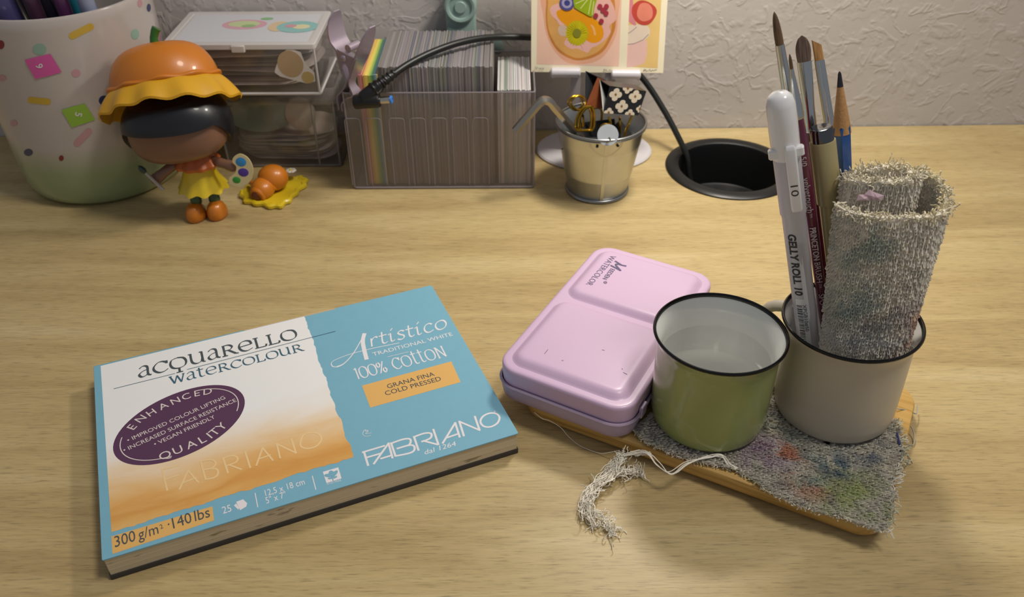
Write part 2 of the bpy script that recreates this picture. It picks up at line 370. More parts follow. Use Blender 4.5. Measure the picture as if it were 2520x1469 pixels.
# ================================================================== watercolour pad
PADX, PADY, PADA, PT, PL, PW = -10.468, 30.617, .393, 1.31, 18.0, 12.68
pad = thing('watercolour_pad', 'blue and white watercolour paper pad lying at an angle on the desk', 'paper pad', (PADX, PADY, 0), (0, 0, PADA))
def pu(px, py):
    """a photo point on the cover -> pad coordinates (cm from the pad's centre)"""
    p = atz(px, py, PT); dx, dy = p.x - PADX, p.y - PADY
    return (cos(PADA) * dx + sin(PADA) * dy, -sin(PADA) * dx + cos(PADA) * dy)
z1 = lambda x, y: pu(x / 2.939 + 200, y / 2.939 + 680)      # readings taken on enlarged crops of the photograph
z2 = lambda x, y: pu(x / 2.938 + 720, y / 2.938 + 680)
z3 = lambda x, y: pu(x / 3.6 + 220, y / 3.6 + 1080)
def paper_edge():
    m, nt, b = nodes('paper_block_edge'); L = nt.links; tc = N(nt, 'ShaderNodeTexCoord')
    mp = N(nt, 'ShaderNodeMapping'); mp.inputs['Scale'].default_value = (2, 2, 900); L.new(tc.outputs['Object'], mp.inputs[0])
    n = N(nt, 'ShaderNodeTexNoise', i_Scale=3, i_Detail=2); L.new(mp.outputs[0], n.inputs['Vector'])
    c = ramp(nt, n.outputs[0], [(.3, '#c4b394'), (.7, '#ddceb0')])
    mp2 = N(nt, 'ShaderNodeMapping'); mp2.inputs['Scale'].default_value = (38, 38, 150); L.new(tc.outputs['Object'], mp2.inputs[0])
    s = N(nt, 'ShaderNodeTexNoise', i_Scale=2.0, i_Detail=5); L.new(mp2.outputs[0], s.inputs['Vector'])
    sm = ramp(nt, s.outputs[0], [(.62, 0.0), (.70, .7)])
    hue = N(nt, 'ShaderNodeTexNoise', i_Scale=30, i_Detail=0); L.new(tc.outputs['Object'], hue.inputs['Vector'])
    hc = ramp(nt, hue.outputs[0], [(.40, '#5d4a3e'), (.48, '#6e6a28'), (.56, '#4b3b4a'), (.62, '#a24a2c')])
    mx = N(nt, 'ShaderNodeMix', data_type='RGBA'); L.new(sm.outputs[0], mx.inputs[0]); L.new(c.outputs[0], mx.inputs[6]); L.new(hc.outputs[0], mx.inputs[7])
    L.new(mx.outputs[2], b.inputs['Base Color']); b.inputs['Roughness'].default_value = .85
    bump(nt, n.outputs[0], b, .3, .0003); return m
bd = MB(); bd.loft(PL, PW, .06, [(.02, 0), (0, .02), (0, .26), (.01, .28)], n=2)
obj('backing_board', bd, mat('grey_board', '#3d3832', .8), pad)
bk = MB(); bk.loft(PL - .1, PW - .1, .05, [(0, .28), (0, PT - .06)], n=2)
obj('paper_block', bk, paper_edge(), pad)
cv = MB(); cv.loft(PL, PW, .07, [(.0, PT - .06), (0, PT - .01), (.01, PT)], n=2)
BLUE = mat('cover_blue', '#7ab0c6', .55, spec=.35, vary=(260, .035), bmp=(900, .08, .0003))
cover = obj('cover', cv, BLUE, pad, label='printed light blue cover sheet')
spn = MB(); spn.box(-PL / 2 + .02, PL / 2 - .02, PW / 2 - .03, PW / 2 + .05, .03, PT - .02, .01)
obj('spine_binding', spn, BLUE, pad)
st = MB(); a, b_ = z1(1180, 385), z1(1830, 225)
st.add([(a[0], PW / 2 - .07, PT + .003), (b_[0], PW / 2 - .07, PT + .003), (b_[0], PW / 2 + .05, PT - .01), (a[0], PW / 2 + .05, PT - .01)], [(0, 1, 2, 3)])
OR = mat('print_apricot', '#e0b167', .6, spec=.3)
obj('spine_stripe', st, OR, cover)
ZP = PT + .004
# painted picture with torn edges
def picture_mat():
    m, nt, b = nodes('print_watercolour_wash'); L = nt.links; tc = N(nt, 'ShaderNodeTexCoord')
    sx = N(nt, 'ShaderNodeSeparateXYZ'); L.new(tc.outputs['Object'], sx.inputs[0])
    mp = N(nt, 'ShaderNodeMapping'); mp.inputs['Scale'].default_value = (14, 42, 1); L.new(tc.outputs['Object'], mp.inputs[0])
    n = N(nt, 'ShaderNodeTexNoise', i_Scale=1.6, i_Detail=5, i_Roughness=.55, i_Distortion=.5); L.new(mp.outputs[0], n.inputs['Vector'])
    ma = N(nt, 'ShaderNodeMath', operation='MULTIPLY_ADD'); L.new(n.outputs[0], ma.inputs[0]); ma.inputs[1].default_value = .030; L.new(sx.outputs['Y'], ma.inputs[2])
    mr = N(nt, 'ShaderNodeMapRange'); mr.inputs[1].default_value = -.050; mr.inputs[2].default_value = .050; L.new(ma.outputs[0], mr.inputs[0])
    c = ramp(nt, mr.outputs[0], [(.08, '#e0b878'), (.16, '#dcaa62'), (.22, '#d49a50'), (.28, '#deab66'), (.36, '#e4bd86'), (.46, '#e9d2b2'), (.56, '#ece2d6'), (.66, '#ebebea')])
    L.new(c.outputs[0], b.inputs['Base Color']); b.inputs['Roughness'].default_value = .6; b.inputs['Specular IOR Level'].default_value = .3
    return m
tl, bl_ = z1(140, 648), z3(195, 825); tr, br = z1(1612, 290), z2(438, 1310)
def torn(p, q, n, amp, seed):
    rnd = random.Random(seed); nx, ny = -(q[1] - p[1]), q[0] - p[0]; L = hypot(nx, ny); nx /= L; ny /= L; o = []; w = 0
    for i in range(n + 1):
        t = i / n; w = w * .6 + rnd.uniform(-amp, amp); k = w if 0 < i < n else 0
        o.append((p[0] + (q[0] - p[0]) * t + nx * k, p[1] + (q[1] - p[1]) * t + ny * k))
    return o
poly = torn(bl_, br, 70, .045, 3)[:-1] + torn(br, tr, 60, .045, 4)[:-1] + [tr, tl]
pm = MB(); pm.flat(poly, ZP); obj('cover_picture', pm, picture_mat(), cover, ang=0)
# embossed name in the wash
WM = mat('print_watermark', '#eccb95', .6, spec=.3)
wm = MB()
def px_strokes(mb, rd, strokes, w, z, thin=None, ang=.6):
    for k, pts in strokes:
        q = [rd(*p) for p in pts]
        if k == 'c': q = [(v.x, v.y) for v in crom([(x, y, 0) for x, y in q], 6)]
        elif k == 'o': q = [(v.x, v.y) for v in crom([(x, y, 0) for x, y in q], 6, True)]
        if k == 'l':
            for a, b in zip(q, q[1:]):
                L = hypot(b[0] - a[0], b[1] - a[1]); ex, ey = (b[0] - a[0]) / L * w * .4, (b[1] - a[1]) / L * w * .4
                pen(mb, [(a[0] - ex, a[1] - ey), (b[0] + ex, b[1] + ey)], w, thin, ang, z)
        else: pen(mb, q, w, thin, ang, z)
px_strokes(wm, z3, [
 ('l', [(645, 270), (690, 455)]), ('l', [(645, 272), (790, 235)]), ('l', [(668, 362), (790, 322)]),
 ('l', [(800, 445), (875, 280), (965, 385)]), ('l', [(820, 395), (945, 345)]),
 ('l', [(985, 195), (1030, 360)]), ('c', [(985, 200), (1080, 185), (1120, 215), (1090, 258), (1010, 275)]), ('c', [(1010, 275), (1120, 265), (1140, 310), (1100, 345), (1030, 358)]),
 ('l', [(1185, 170), (1228, 300)]), ('c', [(1185, 172), (1260, 150), (1310, 165), (1300, 205), (1210, 240)]), ('l', [(1250, 235), (1345, 270)]),
 ('l', [(1380, 115), (1425, 255)]), ('l', [(1480, 235), (1535, 80), (1625, 190)]), ('l', [(1500, 180), (1600, 145)]),
 ('l', [(1690, 170), (1660, 45)]), ('l', [(1660, 45), (1830, 125)]), ('l', [(1830, 125), (1790, 0)]),
 ('o', [(1870, 40), (1895, -30), (1960, -55), (2035, -40), (2055, 10), (2010, 65), (1940, 85), (1885, 75)])], .085, ZP + .004, .085)
obj('embossed_name', wm, WM, cover, ang=0)
# purple oval
def oval(a, b, n=64): return [(EC[0] + a * cos(2 * pi * k / n) * cos(ET) - b * sin(2 * pi * k / n) * sin(ET), EC[1] + a * cos(2 * pi * k / n) * sin(ET) + b * sin(2 * pi * k / n) * cos(ET)) for k in range(n)]
EC = (3.68 - 9, 6.76 - 6.34); EA, EB, ET = 3.095, 2.156, .342
PUR = mat('print_plum', '#5a3a57', .6, spec=.3); WHT = mat('print_white', '#e6e2e6', .6, spec=.3); CRM = mat('print_cream', '#dcd2cc', .6, spec=.3)
ov = MB(); ov.flat(oval(EA, EB), ZP + .006); seal = obj('quality_seal', ov, PUR, cover, ang=0, label='plum coloured oval quality seal')
sl = MB(); o = oval(EA * .9, EB * .88, 96)
Z4 = ZP + .010
pen(sl, o[-9:] + o[:16], .045, z=Z4); pen(sl, o[40:66], .045, z=Z4)
def spaced(mb, word, pos, cap, rd, bold):
    q = [rd(*p) for p in pos]
    for i, c in enumerate(word):
        a, b = q[max(i - 1, 0)], q[min(i + 1, len(q) - 1)]; t = atan2(b[1] - a[1], b[0] - a[0])
        _, _, w = letters(c); w *= cap / .73
        p0 = (q[i][0] - cos(t) * w / 2 + sin(t) * cap / 2, q[i][1] - sin(t) * w / 2 - cos(t) * cap / 2)
        type_line(mb, c, p0, (p0[0] + cos(t) * w, p0[1] + sin(t) * w), cap, Z4)
spaced(sl, 'ENHANCED', [(365, 1090), (428, 1030), (505, 985), (592, 938), (680, 900), (758, 868), (838, 845), (915, 832)], .46, z1, 0)
spaced(sl, 'QUALITY', [(605, 1292), (697, 1255), (795, 1215), (875, 1180), (925, 1152), (962, 1125), (1012, 1085)], .50, z1, 0)
for txt, p0, p1 in (('• IMPROVED COLOUR LIFTING', (340, 1200), (1045, 885)), ('• INCREASED SURFACE RESISTANCE', (312, 1272), (1125, 905)), ('• VEGAN FRIENDLY', (535, 1228), (972, 1025))):
    a, b = z1(*p0), z1(*p1)
    type_line(sl, txt, a, b, .27, Z4)
obj('seal_lettering', sl, CRM, seal, ang=0)
# title
INK = mat('print_ink_grey', '#4a5358', .6, spec=.3); TEAL = mat('print_ink_teal', '#3f6478', .6, spec=.3)
t1 = MB(); lettered(t1, 'acquarello', z1(410, 738), z1(1568, 447), .88, .135, .045, ZP + .006)
obj('title_lettering', t1, INK, cover, ang=0)
t2 = MB(); lettered(t2, 'watercolour', z1(640, 786), z1(1610, 538), .62, .09, .035, ZP + .006)
pen(t2, [z1(235, 814), z1(680, 703)], .035, z=ZP + .006); pen(t2, [z1(765, 675), z1(1838, 398)], .035, z=ZP + .006)
obj('subtitle_lettering', t2, TEAL, cover, ang=0)
# blue side
rp = MB()
px_strokes(rp, z2, [('c', [(320, 655), (288, 650), (290, 615), (400, 568), (560, 525), (680, 500), (772, 481)]), ], .06, ZP, .03)
px_strokes(rp, z2, [('c', [(318, 655), (370, 632), (430, 570), (480, 490), (522, 412)])], .13, ZP, .05, .9)
px_strokes(rp, z2, [('c', [(520, 412), (508, 470), (520, 540), (536, 602)])], .22, ZP, .2, .4)
lettered(rp, 'RTISTICO', z2(560, 512), z2(1118, 372), .74, .115, .045, ZP, .16, .7)
type_line(rp, 'TRADITIONAL WHITE', z2(585, 577), z2(1160, 427), .31, ZP)
pen(rp, [z2(688, 583), z2(838, 546)], .03, z=ZP)
obj('artistico_lettering', rp, WHT, cover, ang=0); rp = MB()
lettered(rp, '100% cotton', z2(462, 748), z2(1118, 577), .88, .075, .05, ZP)
obj('cotton_lettering', rp, WHT, cover, ang=0); rp = MB()
px_strokes(rp, z2, [
 ('l', [(516, 1268), (546, 1366)]), ('l', [(508, 1272), (662, 1226)]), ('l', [(530, 1312), (640, 1280)]),
 ('l', [(588, 1355), (694, 1208), (722, 1312)]), ('l', [(640, 1318), (712, 1296)]),
 ('l', [(712, 1206), (744, 1300)]), ('c', [(712, 1208), (800, 1178), (850, 1178), (846, 1215), (800, 1232), (752, 1246)]), ('c', [(756, 1246), (840, 1222), (876, 1226), (880, 1256), (846, 1278), (742, 1300)]),
 ('l', [(878, 1160), (910, 1256)]), ('c', [(876, 1162), (950, 1136), (1000, 1136), (1000, 1166), (964, 1186), (930, 1196)]), ('l', [(948, 1190), (1046, 1216)]),
 ('l', [(1018, 1108), (1054, 1216)]), ('l', [(1086, 1206), (1176, 1060), (1208, 1162)]), ('l', [(1120, 1166), (1200, 1138)]),
 ('l', [(1238, 1152), (1206, 1050), (1352, 1112), (1318, 1014)]),
 ('o', [(1358, 1050), (1378, 1012), (1426, 990), (1474, 994), (1496, 1022), (1480, 1062), (1432, 1088), (1382, 1084)])], .10, ZP, .10)
px_strokes(rp, z2, [('o', [(1455, 978), (1461, 973), (1467, 977), (1461, 983)])], .02, ZP)
type_line(rp, 'dal 1264', z2(955, 1290), z2(1182, 1224), .30, ZP, .0, .25)
obj('maker_name', rp, WHT, cover, ang=0); rp = MB()
# small emblem above the maker's name
px_strokes(rp, z2, [('c', [(505, 1140), (520, 1112), (545, 1120), (528, 1138), (570, 1132)]), ('c', [(505, 1142), (530, 1158), (566, 1150)]), ('c', [(525, 1108), (530, 1122), (548, 1112)])], .022, ZP, .022)
obj('maker_emblem', rp, WHT, cover, ang=0); rp = MB()
# bottom line
type_line(rp, '25', z3(1185, 665), z3(1262, 640), .42, ZP)
px_strokes(rp, z3, [('l', [(1468, 482), (1492, 604)]), ('l', [(1975, 330), (2006, 448)])], .04, ZP, .04)
type_line(rp, '12,5 x 18 cm', z3(1562, 508), z3(1912, 402), .38, ZP)
type_line(rp, '5" x 7"', z3(1570, 574), z3(1748, 516), .38, ZP)
obj('size_lettering', rp, WHT, cover, ang=0); rp = MB()
rp.flat([z3(*p) for p in ((1300, 558), (1362, 535), (1398, 570), (1390, 600), (1335, 632))], ZP)
rp.flat([z3(*p) for p in ((1280, 590), (1300, 572), (1326, 610), (1320, 628))], ZP)
obj('sheet_icon', rp, WHT, cover, ang=0); rp = MB()
rp.flat([z3(*p) for p in ((2068, 292), (2205, 252), (2234, 350), (2100, 392))], ZP)
type_line(rp, 'ACID FREE', z3(2105, 408), z3(2232, 372), .11, ZP)
obj('acid_free_panel', rp, WHT, cover, ang=0)
fl = MB()
for cx, cy, rx, ry, t in ((2148, 312, .13, .22, .1), (2120, 325, .2, .1, -.5), (2172, 308, .2, .1, .7), (2132, 350, .1, .05, -.3), (2178, 340, .1, .05, .3)):
    fl.flat(circle(z3(cx, cy), rx, 16, ry, t), ZP + .004 + len(fl.f) * .0006)
pen(fl, [z3(2148, 325), z3(2160, 370)], .04, z=ZP + .010)
obj('acid_free_emblem', fl, BLUE, cover, ang=0)
bx = MB(); bx.flat([z2(*p) for p in ((502, 790), (1148, 615), (1215, 765), (562, 950))], ZP)
gb = obj('apricot_panel', bx, OR, cover, ang=0)
gl_ = MB(); type_line(gl_, 'GRANA FINA', z2(690, 812), z2(1030, 718), .33, ZP + .006); type_line(gl_, 'COLD PRESSED', z2(675, 862), z2(1078, 752), .33, ZP + .006)
obj('panel_lettering', gl_, INK, gb, ang=0)
b2 = MB(); b2.flat([z3(*p) for p in ((195, 865), (1090, 597), (1105, 722), (205, 1020))], ZP)
gb2 = obj('apricot_panel', b2, OR, cover, ang=0)
g2 = MB(); type_line(g2, '300', z3(228, 962), z3(412, 902), .62, ZP + .006)
type_line(g2, 'g/m', z3(438, 895), z3(615, 838), .60, ZP + .006); type_line(g2, '2', z3(632, 800), z3(656, 790), .26, ZP + .006)
type_line(g2, '·', z3(706, 805), z3(720, 800), .62, ZP + .006); type_line(g2, '140', z3(745, 795), z3(912, 738), .62, ZP + .006); type_line(g2, 'lbs', z3(938, 730), z3(1072, 690), .62, ZP + .006)
obj('panel_lettering', g2, INK, gb2, ang=0)
# ================================================================== wooden tray, cloth, tin
TA = radians(-28.0); TE = (cos(TA), sin(TA)); TN = (-sin(TA), cos(TA))
def en(x, y): return (x * TE[0] + y * TE[1], x * TN[0] + y * TN[1])
def xy(e, n): return (e * TE[0] + n * TN[0], e * TE[1] + n * TN[1])
TRE0, TRE1, TRN0, TRN1, TRZ = -14.2, 2.95, 27.2, 37.1, 1.0
def bamboo():
    m, nt, b = nodes('tray_bamboo'); L = nt.links; tc = N(nt, 'ShaderNodeTexCoord')
    mp = N(nt, 'ShaderNodeMapping'); mp.inputs['Scale'].default_value = (9, 190, 190); L.new(tc.outputs['Object'], mp.inputs[0])
    n = N(nt, 'ShaderNodeTexNoise', i_Scale=1.5, i_Detail=5, i_Roughness=.65, i_Distortion=.4); L.new(mp.outputs[0], n.inputs['Vector'])
    c = ramp(nt, n.outputs[0], [(.32, '#9a7436'), (.48, '#be9650'), (.68, '#d0ac68')]); L.new(c.outputs[0], b.inputs['Base Color'])
    b.inputs['Roughness'].default_value = .42; bump(nt, n.outputs[0], b, .15, .0004); return m
c0 = xy((TRE0 + TRE1) / 2, (TRN0 + TRN1) / 2)
tray = MB(); w_, d_ = TRE1 - TRE0, TRN1 - TRN0
tray.loft(w_, d_, 1.3, [(.45, 0), (.30, .06), (.06, .30), (0, .48), (0, TRZ - .1), (.04, TRZ - .03), (.12, TRZ)], n=10)
obj('bamboo_tray', tray, bamboo(), None, 'flat bamboo board with rounded corners under the tin and mugs', 'tray', loc=(c0[0], c0[1], 0), rot=(0, 0, TA))

# ---- paint-stained terry cloth on the tray
def terry(name, base, spots, scale, seed):
    """cotton yarn, stained here and there with washes of paint"""
    m, nt, b = nodes(name); L = nt.links; tc = N(nt, 'ShaderNodeTexCoord'); last = None
    n0 = N(nt, 'ShaderNodeTexNoise', i_Scale=240, i_Detail=2); L.new(tc.outputs['Object'], n0.inputs['Vector'])
    c = ramp(nt, n0.outputs[0], [(.3, base[0]), (.7, base[1])]); last = c.outputs[0]
    for i, (col, lo, hi, op, cen, rad) in enumerate(spots):
        mp = N(nt, 'ShaderNodeMapping'); mp.inputs['Location'].default_value = (seed + i * 1.7, i * .9, seed * .3); L.new(tc.outputs['Object'], mp.inputs[0])
        n = N(nt, 'ShaderNodeTexNoise', i_Scale=scale * (1 + .12 * (i % 3)), i_Detail=4, i_Roughness=.6, i_Distortion=.5); L.new(mp.outputs[0], n.inputs['Vector'])
        k = ramp(nt, n.outputs[0], [(lo, 0.0), (hi, op)]); fac = k.outputs[0]
        if cen:                              # a stain with a place of its own
            d = N(nt, 'ShaderNodeVectorMath', operation='DISTANCE'); d.inputs[1].default_value = [q * S for q in cen]; L.new(tc.outputs['Object'], d.inputs[0])
            r = N(nt, 'ShaderNodeMapRange'); r.inputs[1].default_value = rad * S; r.inputs[2].default_value = rad * S * .35; L.new(d.outputs['Value'], r.inputs[0])
            mu = N(nt, 'ShaderNodeMath', operation='MULTIPLY'); L.new(fac, mu.inputs[0]); L.new(r.outputs[0], mu.inputs[1]); fac = mu.outputs[0]
        x = N(nt, 'ShaderNodeMix', data_type='RGBA'); L.new(fac, x.inputs[0]); L.new(last, x.inputs[6]); x.inputs[7].default_value = lin(col); last = x.outputs[2]
    L.new(last, b.inputs['Base Color']); b.inputs['Roughness'].default_value = .95; b.inputs['Specular IOR Level'].default_value = .1
    b.inputs['Sheen Weight'].default_value = .25
    return m
def loop(mb, p, nrm, lay, h, w, r, rnd, seg=3):
    """one little loop of terry yarn: leaves the ground at p, rises, lies over and returns"""
    lay = (lay + nrm.cross(lay) * rnd.uniform(-.18, .18)).normalized(); side = nrm.cross(lay).normalized(); pts = []
    w2 = w * rnd.uniform(.75, 1.2); h2 = h * rnd.uniform(.75, 1.2); up_ = rnd.uniform(.35, .75)
    ax = (nrm * up_ + lay).normalized(); tw = rnd.uniform(-.2, .2); s2 = (side * cos(tw) + ax.cross(side) * sin(tw))
    for k in range(8):
        a = 2 * pi * (k + .5) / 8
        pts.append(p + ax * (h2 * (1 - cos(a)) / 2 - .05) + s2 * (w2 * sin(a)))
    mb.tube(pts, r, seg, False)
def frizz(mb, p, d, ln, r, rnd, curl=.5, n=9, seg=3, zmin=None):
    """a loose curly thread"""
    p = Vector(p); d = Vector(d).normalized(); pts = [p.copy()]
    for k in range(n):
        d = (d + Vector((rnd.uniform(-1, 1), rnd.uniform(-1, 1), rnd.uniform(-1, 1))) * curl).normalized()
        p = p + d * (ln / n)
        if zmin is not None and p.z < zmin: p.z = zmin + rnd.uniform(0, .03); d.z = abs(d.z) * .3
        pts.append(p.copy())
    mb.tube(crom(pts, 2), r, seg, False)
CL = [(1556, 1052), (1590, 1085), (1640, 1108), (1705, 1128), (1800, 1146), (1850, 1172), (1895, 1208), (1950, 1238), (2010, 1254), (2075, 1268), (2120, 1285), (2168, 1303),
      (2185, 1268), (2192, 1215), (2196, 1170), (2215, 1128), (2214, 1085), (2190, 1020)]
cp = [en(*atz(x, y, 1.25).xy) for x, y in CL]
cp = cp + [(2.2, 33.5), (-.5, 35.6), (-4, 36.2), (-7.4, 35.8), (-7.55, 31.0)]
def inside(p, poly):
    c = False; j = len(poly) - 1
    for i in range(len(poly)):
        if (poly[i][1] > p[1]) != (poly[j][1] > p[1]) and p[0] < (poly[j][0] - poly[i][0]) * (p[1] - poly[i][1]) / (poly[j][1] - poly[i][1]) + poly[i][0]: c = not c
        j = i
    return c
def cloth_z(e, n):
    z = TRZ + .05
    if n < TRN0 + .35: z -= 0
    if e > TRE1 + .1: z -= min((e - TRE1 - .1) * .7, .9)          # droops over the end of the board
    z += .10 * max(0, sin(e * 1.1 + n * .8)) * (1 if n < 30.5 else 0)
    return z
cloth_org = xy(-2.5, 31.5)
def cl_w(e, n, z):
    x, y = xy(e, n); return Vector((x - cloth_org[0], y - cloth_org[1], z))
sh = MB(); g = .35; idx = {}
es = [min(p[0] for p in cp), max(p[0] for p in cp)]; ns = [min(p[1] for p in cp), max(p[1] for p in cp)]
ctr = (sum(p[0] for p in cp) / len(cp), sum(p[1] for p in cp) / len(cp))
rim = [cl_w(e, n, cloth_z(e, n) + .12) for e, n in cp]
K = 12
top = [[cl_w(ctr[0] + (e - ctr[0]) * k / K, ctr[1] + (n - ctr[1]) * k / K, cloth_z(ctr[0] + (e - ctr[0]) * k / K, ctr[1] + (n - ctr[1]) * k / K) + .12) for e, n in cp] for k in range(1, K + 1)]
bot = [[p - Vector((0, 0, .11)) for p in r] for r in top]
sh.rings(top, True, True, False); sh.rings(bot, True, False, True); sh.rings([top[-1], bot[-1]], True)
def crel(px, py): p = atz(px, py, 1.25); return (p.x - cloth_org[0], p.y - cloth_org[1], 1.25)
STN = [('#9aa85e', .40, .56, .75, crel(2095, 1228), 2.3), ('#9c7a9c', .42, .56, .6, crel(1885, 1120), 1.7), ('#c0703c', .50, .56, .9, crel(1925, 1125), 1.3), ('#c98f74', .42, .55, .7, crel(1990, 1195), 1.2),
       ('#2f5a70', .46, .56, .8, crel(2055, 1150), 1.1), ('#35506e', .44, .56, .7, crel(2120, 1105), 1.5), ('#4a7f80', .48, .57, .7, crel(1960, 1150), 1.6), ('#6c8c88', .50, .62, .5, crel(1900, 1070), 1.8),
       ('#86747e', .52, .66, .4, None, 0), ('#98906e', .54, .66, .35, None, 0)]
TER = terry('terry_stained', ('#a6a194', '#cbc5b5'), STN, 55, 2.0)
cloth = thing('terry_cloth', 'paint-stained grey terry cloth with frayed edges under the two mugs', 'cloth', (cloth_org[0], cloth_org[1], 0))
obj('cloth_sheet', sh, TER, cloth)
lp = MB(); rnd = random.Random(11); e = es[0]
GM, WM_ = (9.16, 29.38), (15.07, 29.92)                                 # the two mugs' centres
while e < es[1]:
    n = ns[0]
    while n < ns[1]:
        q = (e + rnd.uniform(-.04, .04), n + rnd.uniform(-.04, .04)); X, Y = xy(*q)
        if n < 34.5 and inside(q, cp) and hypot(X - GM[0], Y - GM[1]) > 2.36 and hypot(X - WM_[0], Y - WM_[1]) > 2.42:
            p = cl_w(q[0], q[1], cloth_z(*q) + .12); lay = Vector((TE[0] * .9 + TN[0] * .2 * sin(q[0] * 2), TE[1] * .9 - .3, 0)).normalized()
            loop(lp, p, Vector((0, 0, 1)), lay, .33, .06, .036, rnd)
        n += .165
    e += .19
obj('terry_loops', lp, TER, cloth, kind='stuff')
fr = MB(); rnd = random.Random(5)
for i in range(len(CL) - 1):
    a, b = Vector(cp[i]), Vector(cp[i + 1]); k = max(3, int((b - a).length / .045))
    out = Vector(((b - a).y, -(b - a).x)).normalized()
    for j in range(k):
        q = a.lerp(b, j / k); o = xy(out.x, out.y); right = i > 10
        frizz(fr, cl_w(q.x, q.y, cloth_z(q.x, q.y) + rnd.uniform(.02, .14)), (o[0] + rnd.uniform(-.5, .5), o[1] + rnd.uniform(-.5, .5), rnd.uniform(-.3, .5)),
              (rnd.uniform(.28, .65) if right else rnd.uniform(.12, .26)), .027, rnd, .8 if not right else .6, 6, 3, .04)
obj('frayed_edge', fr, terry('terry_fray', ('#cdc6b4', '#e4decd'), [('#8fa05a', .5, .64, .4, None, 0)], 40, 4.0), cloth, kind='stuff')
# a few long strands at the right-hand end, one of them blue
sd = MB()
for pts in (((2205, 1062, .9), (2235, 1045, .5), (2250, 1068, .25), (2247, 1095, .1), (2225, 1090, .15)), ((2200, 1085, 1.2), (2222, 1100, 1.0), (2236, 1130, .5), (2228, 1150, .1)), ((2205, 1005, 1.15), (2235, 1010, .9), (2255, 1018, .5), (2258, 998, .4)),
            ((2196, 1110, 1.3), (2230, 1118, .8), (2245, 1140, .1))):
    sd.tube(crom([Vector(atz(x, y, z)) - Vector((cloth_org[0], cloth_org[1], 0)) for x, y, z in pts], 6), .03, 5)
obj('loose_strand', sd, mat('strand_grey', '#a9a89c', .9), cloth)
sd = MB(); sd.tube(crom([Vector(atz(x, y, z)) - Vector((cloth_org[0], cloth_org[1], 0)) for x, y, z in ((2207, 1065, 1.35), (2213, 1090, 1.3), (2216, 1112, 1.1))], 6), .045, 5)
obj('loose_strand', sd, mat('strand_blue', '#3a3f78', .9), cloth, label='blue thread')

# ---- tangle of loose threads hanging from the cloth to the desk
tg = MB(); rnd = random.Random(21)
path = [(1470, 1300, .12), (1445, 1262, .3), (1450, 1215, .4), (1490, 1175, .5), (1520, 1140, .6), (1535, 1118, .75)]
P = crom([atz(*p) for p in path], 8)
def walk(P, n, spread, seg=3, r=.021, rnd=rnd):
    for _ in range(n):
        a = rnd.randrange(0, len(P) - 6); b = min(len(P) - 1, a + rnd.randrange(6, 22)); pts = []
        off = Vector((rnd.gauss(0, spread), rnd.gauss(0, spread), rnd.gauss(0, spread * .5)))
        for i in range(a, b + 1, 2):
            off = off * .75 + Vector((rnd.gauss(0, spread), rnd.gauss(0, spread), rnd.gauss(0, spread * .6))) * .6
            q = P[i] + off; q.z = max(q.z, .035); pts.append(q)
        if len(pts) > 2: tg.tube(crom(pts, 3), r, seg, False)
walk(P, 120, .17)
P2 = crom([atz(*p) for p in ((1500, 1165, .35), (1550, 1160, .3), (1575, 1165, .12))], 10); walk(P2, 30, .13)
P3 = crom([atz(*p) for p in ((1535, 1118, .75), (1570, 1118, 1.1), (1600, 1117, 1.25))], 10); walk(P3, 14, .08)
P4 = crom([atz(*p) for p in ((1445, 1262, .2), (1480, 1270, .25), (1500, 1300, .2), (1505, 1315, .1))], 10); walk(P4, 28, .12)
for P_ in (P, P2, P4):
    for _ in range(34):
        q = P_[rnd.randrange(len(P_))]
        frizz(tg, q + Vector((rnd.gauss(0, .12), rnd.gauss(0, .12), 0)), (rnd.uniform(-1, 1), rnd.uniform(-1, 1), rnd.uniform(-.2, .6)), rnd.uniform(.4, .9), .020, rnd, .85, 8, 3, .035)
for k in range(4):                          # strands looping over the board's edge
    j = lambda s: rnd.uniform(-s, s)
    tg.tube(crom([atz(*p) for p in ((1535, 1120 + j(6), .8), (1590 + j(5), 1112 + j(5), 1.35), (1620 + j(5), 1140 + j(5), 1.25), (1652 + j(8), 1164 + j(4), 1.12), (1690 + j(8), 1140 + j(5), 1.3), (1740 + j(8), 1125 + j(3), 1.4),
            (1775, 1122 + j(4), 1.38), (1795 + j(6), 1145 + j(4), 1.25), (1830 + j(8), 1160 + j(4), 1.2))], 6), .024, 4)
tg.tube(crom([atz(*p) for p in ((1315, 1015, 1.0), (1335, 1030, .95), (1352, 1035, .9), (1380, 1052, .5), (1400, 1075, .1), (1430, 1098, .05), (1475, 1115, .1), (1500, 1113, .4), (1525, 1108, .7))], 6), .018, 4)
obj('thread_tangle', tg, mat('thread_cream', '#efe9da', .9, spec=.1, vary=(90, .12)), None, 'cream tangle of frayed threads trailing from the cloth onto the desk', 'thread', kind='stuff')

# ---- pink paint tin
TNA = radians(-29.3); tw, td = 7.05, 12.2
tc_ = xy(-11.72, 32.92)
tin = thing('paint_tin', 'pink metal watercolour tin with a two-panel lid on the bamboo tray', 'tin', (tc_[0], tc_[1], TRZ), (0, 0, TNA))
PINK = mat('tin_pink', '#cfb2cf', .36, spec=.4, coat=.08)
PINK2 = mat('tin_mauve', '#b5a2b9', .36, spec=.4, coat=.08)
q = MB(); q.loft(tw, td, 1.15, [(.55, 0), (.25, .05), (.08, .25), (.02, .6), (0, .95), (-.05, 1.0), (-.09, 1.06), (-.05, 1.12), (.04, 1.12), (.06, 1.0)], n=10, cap1=False)
obj('base', q, PINK2, tin)
q = MB(); q.loft(tw, td, 1.15, [(.14, .9), (.10, 1.0), (.09, 1.12), (.05, 1.88), (.07, 1.98), (.14, 2.045), (.25, 2.06), (.40, 2.06)], n=10, cap0=False)
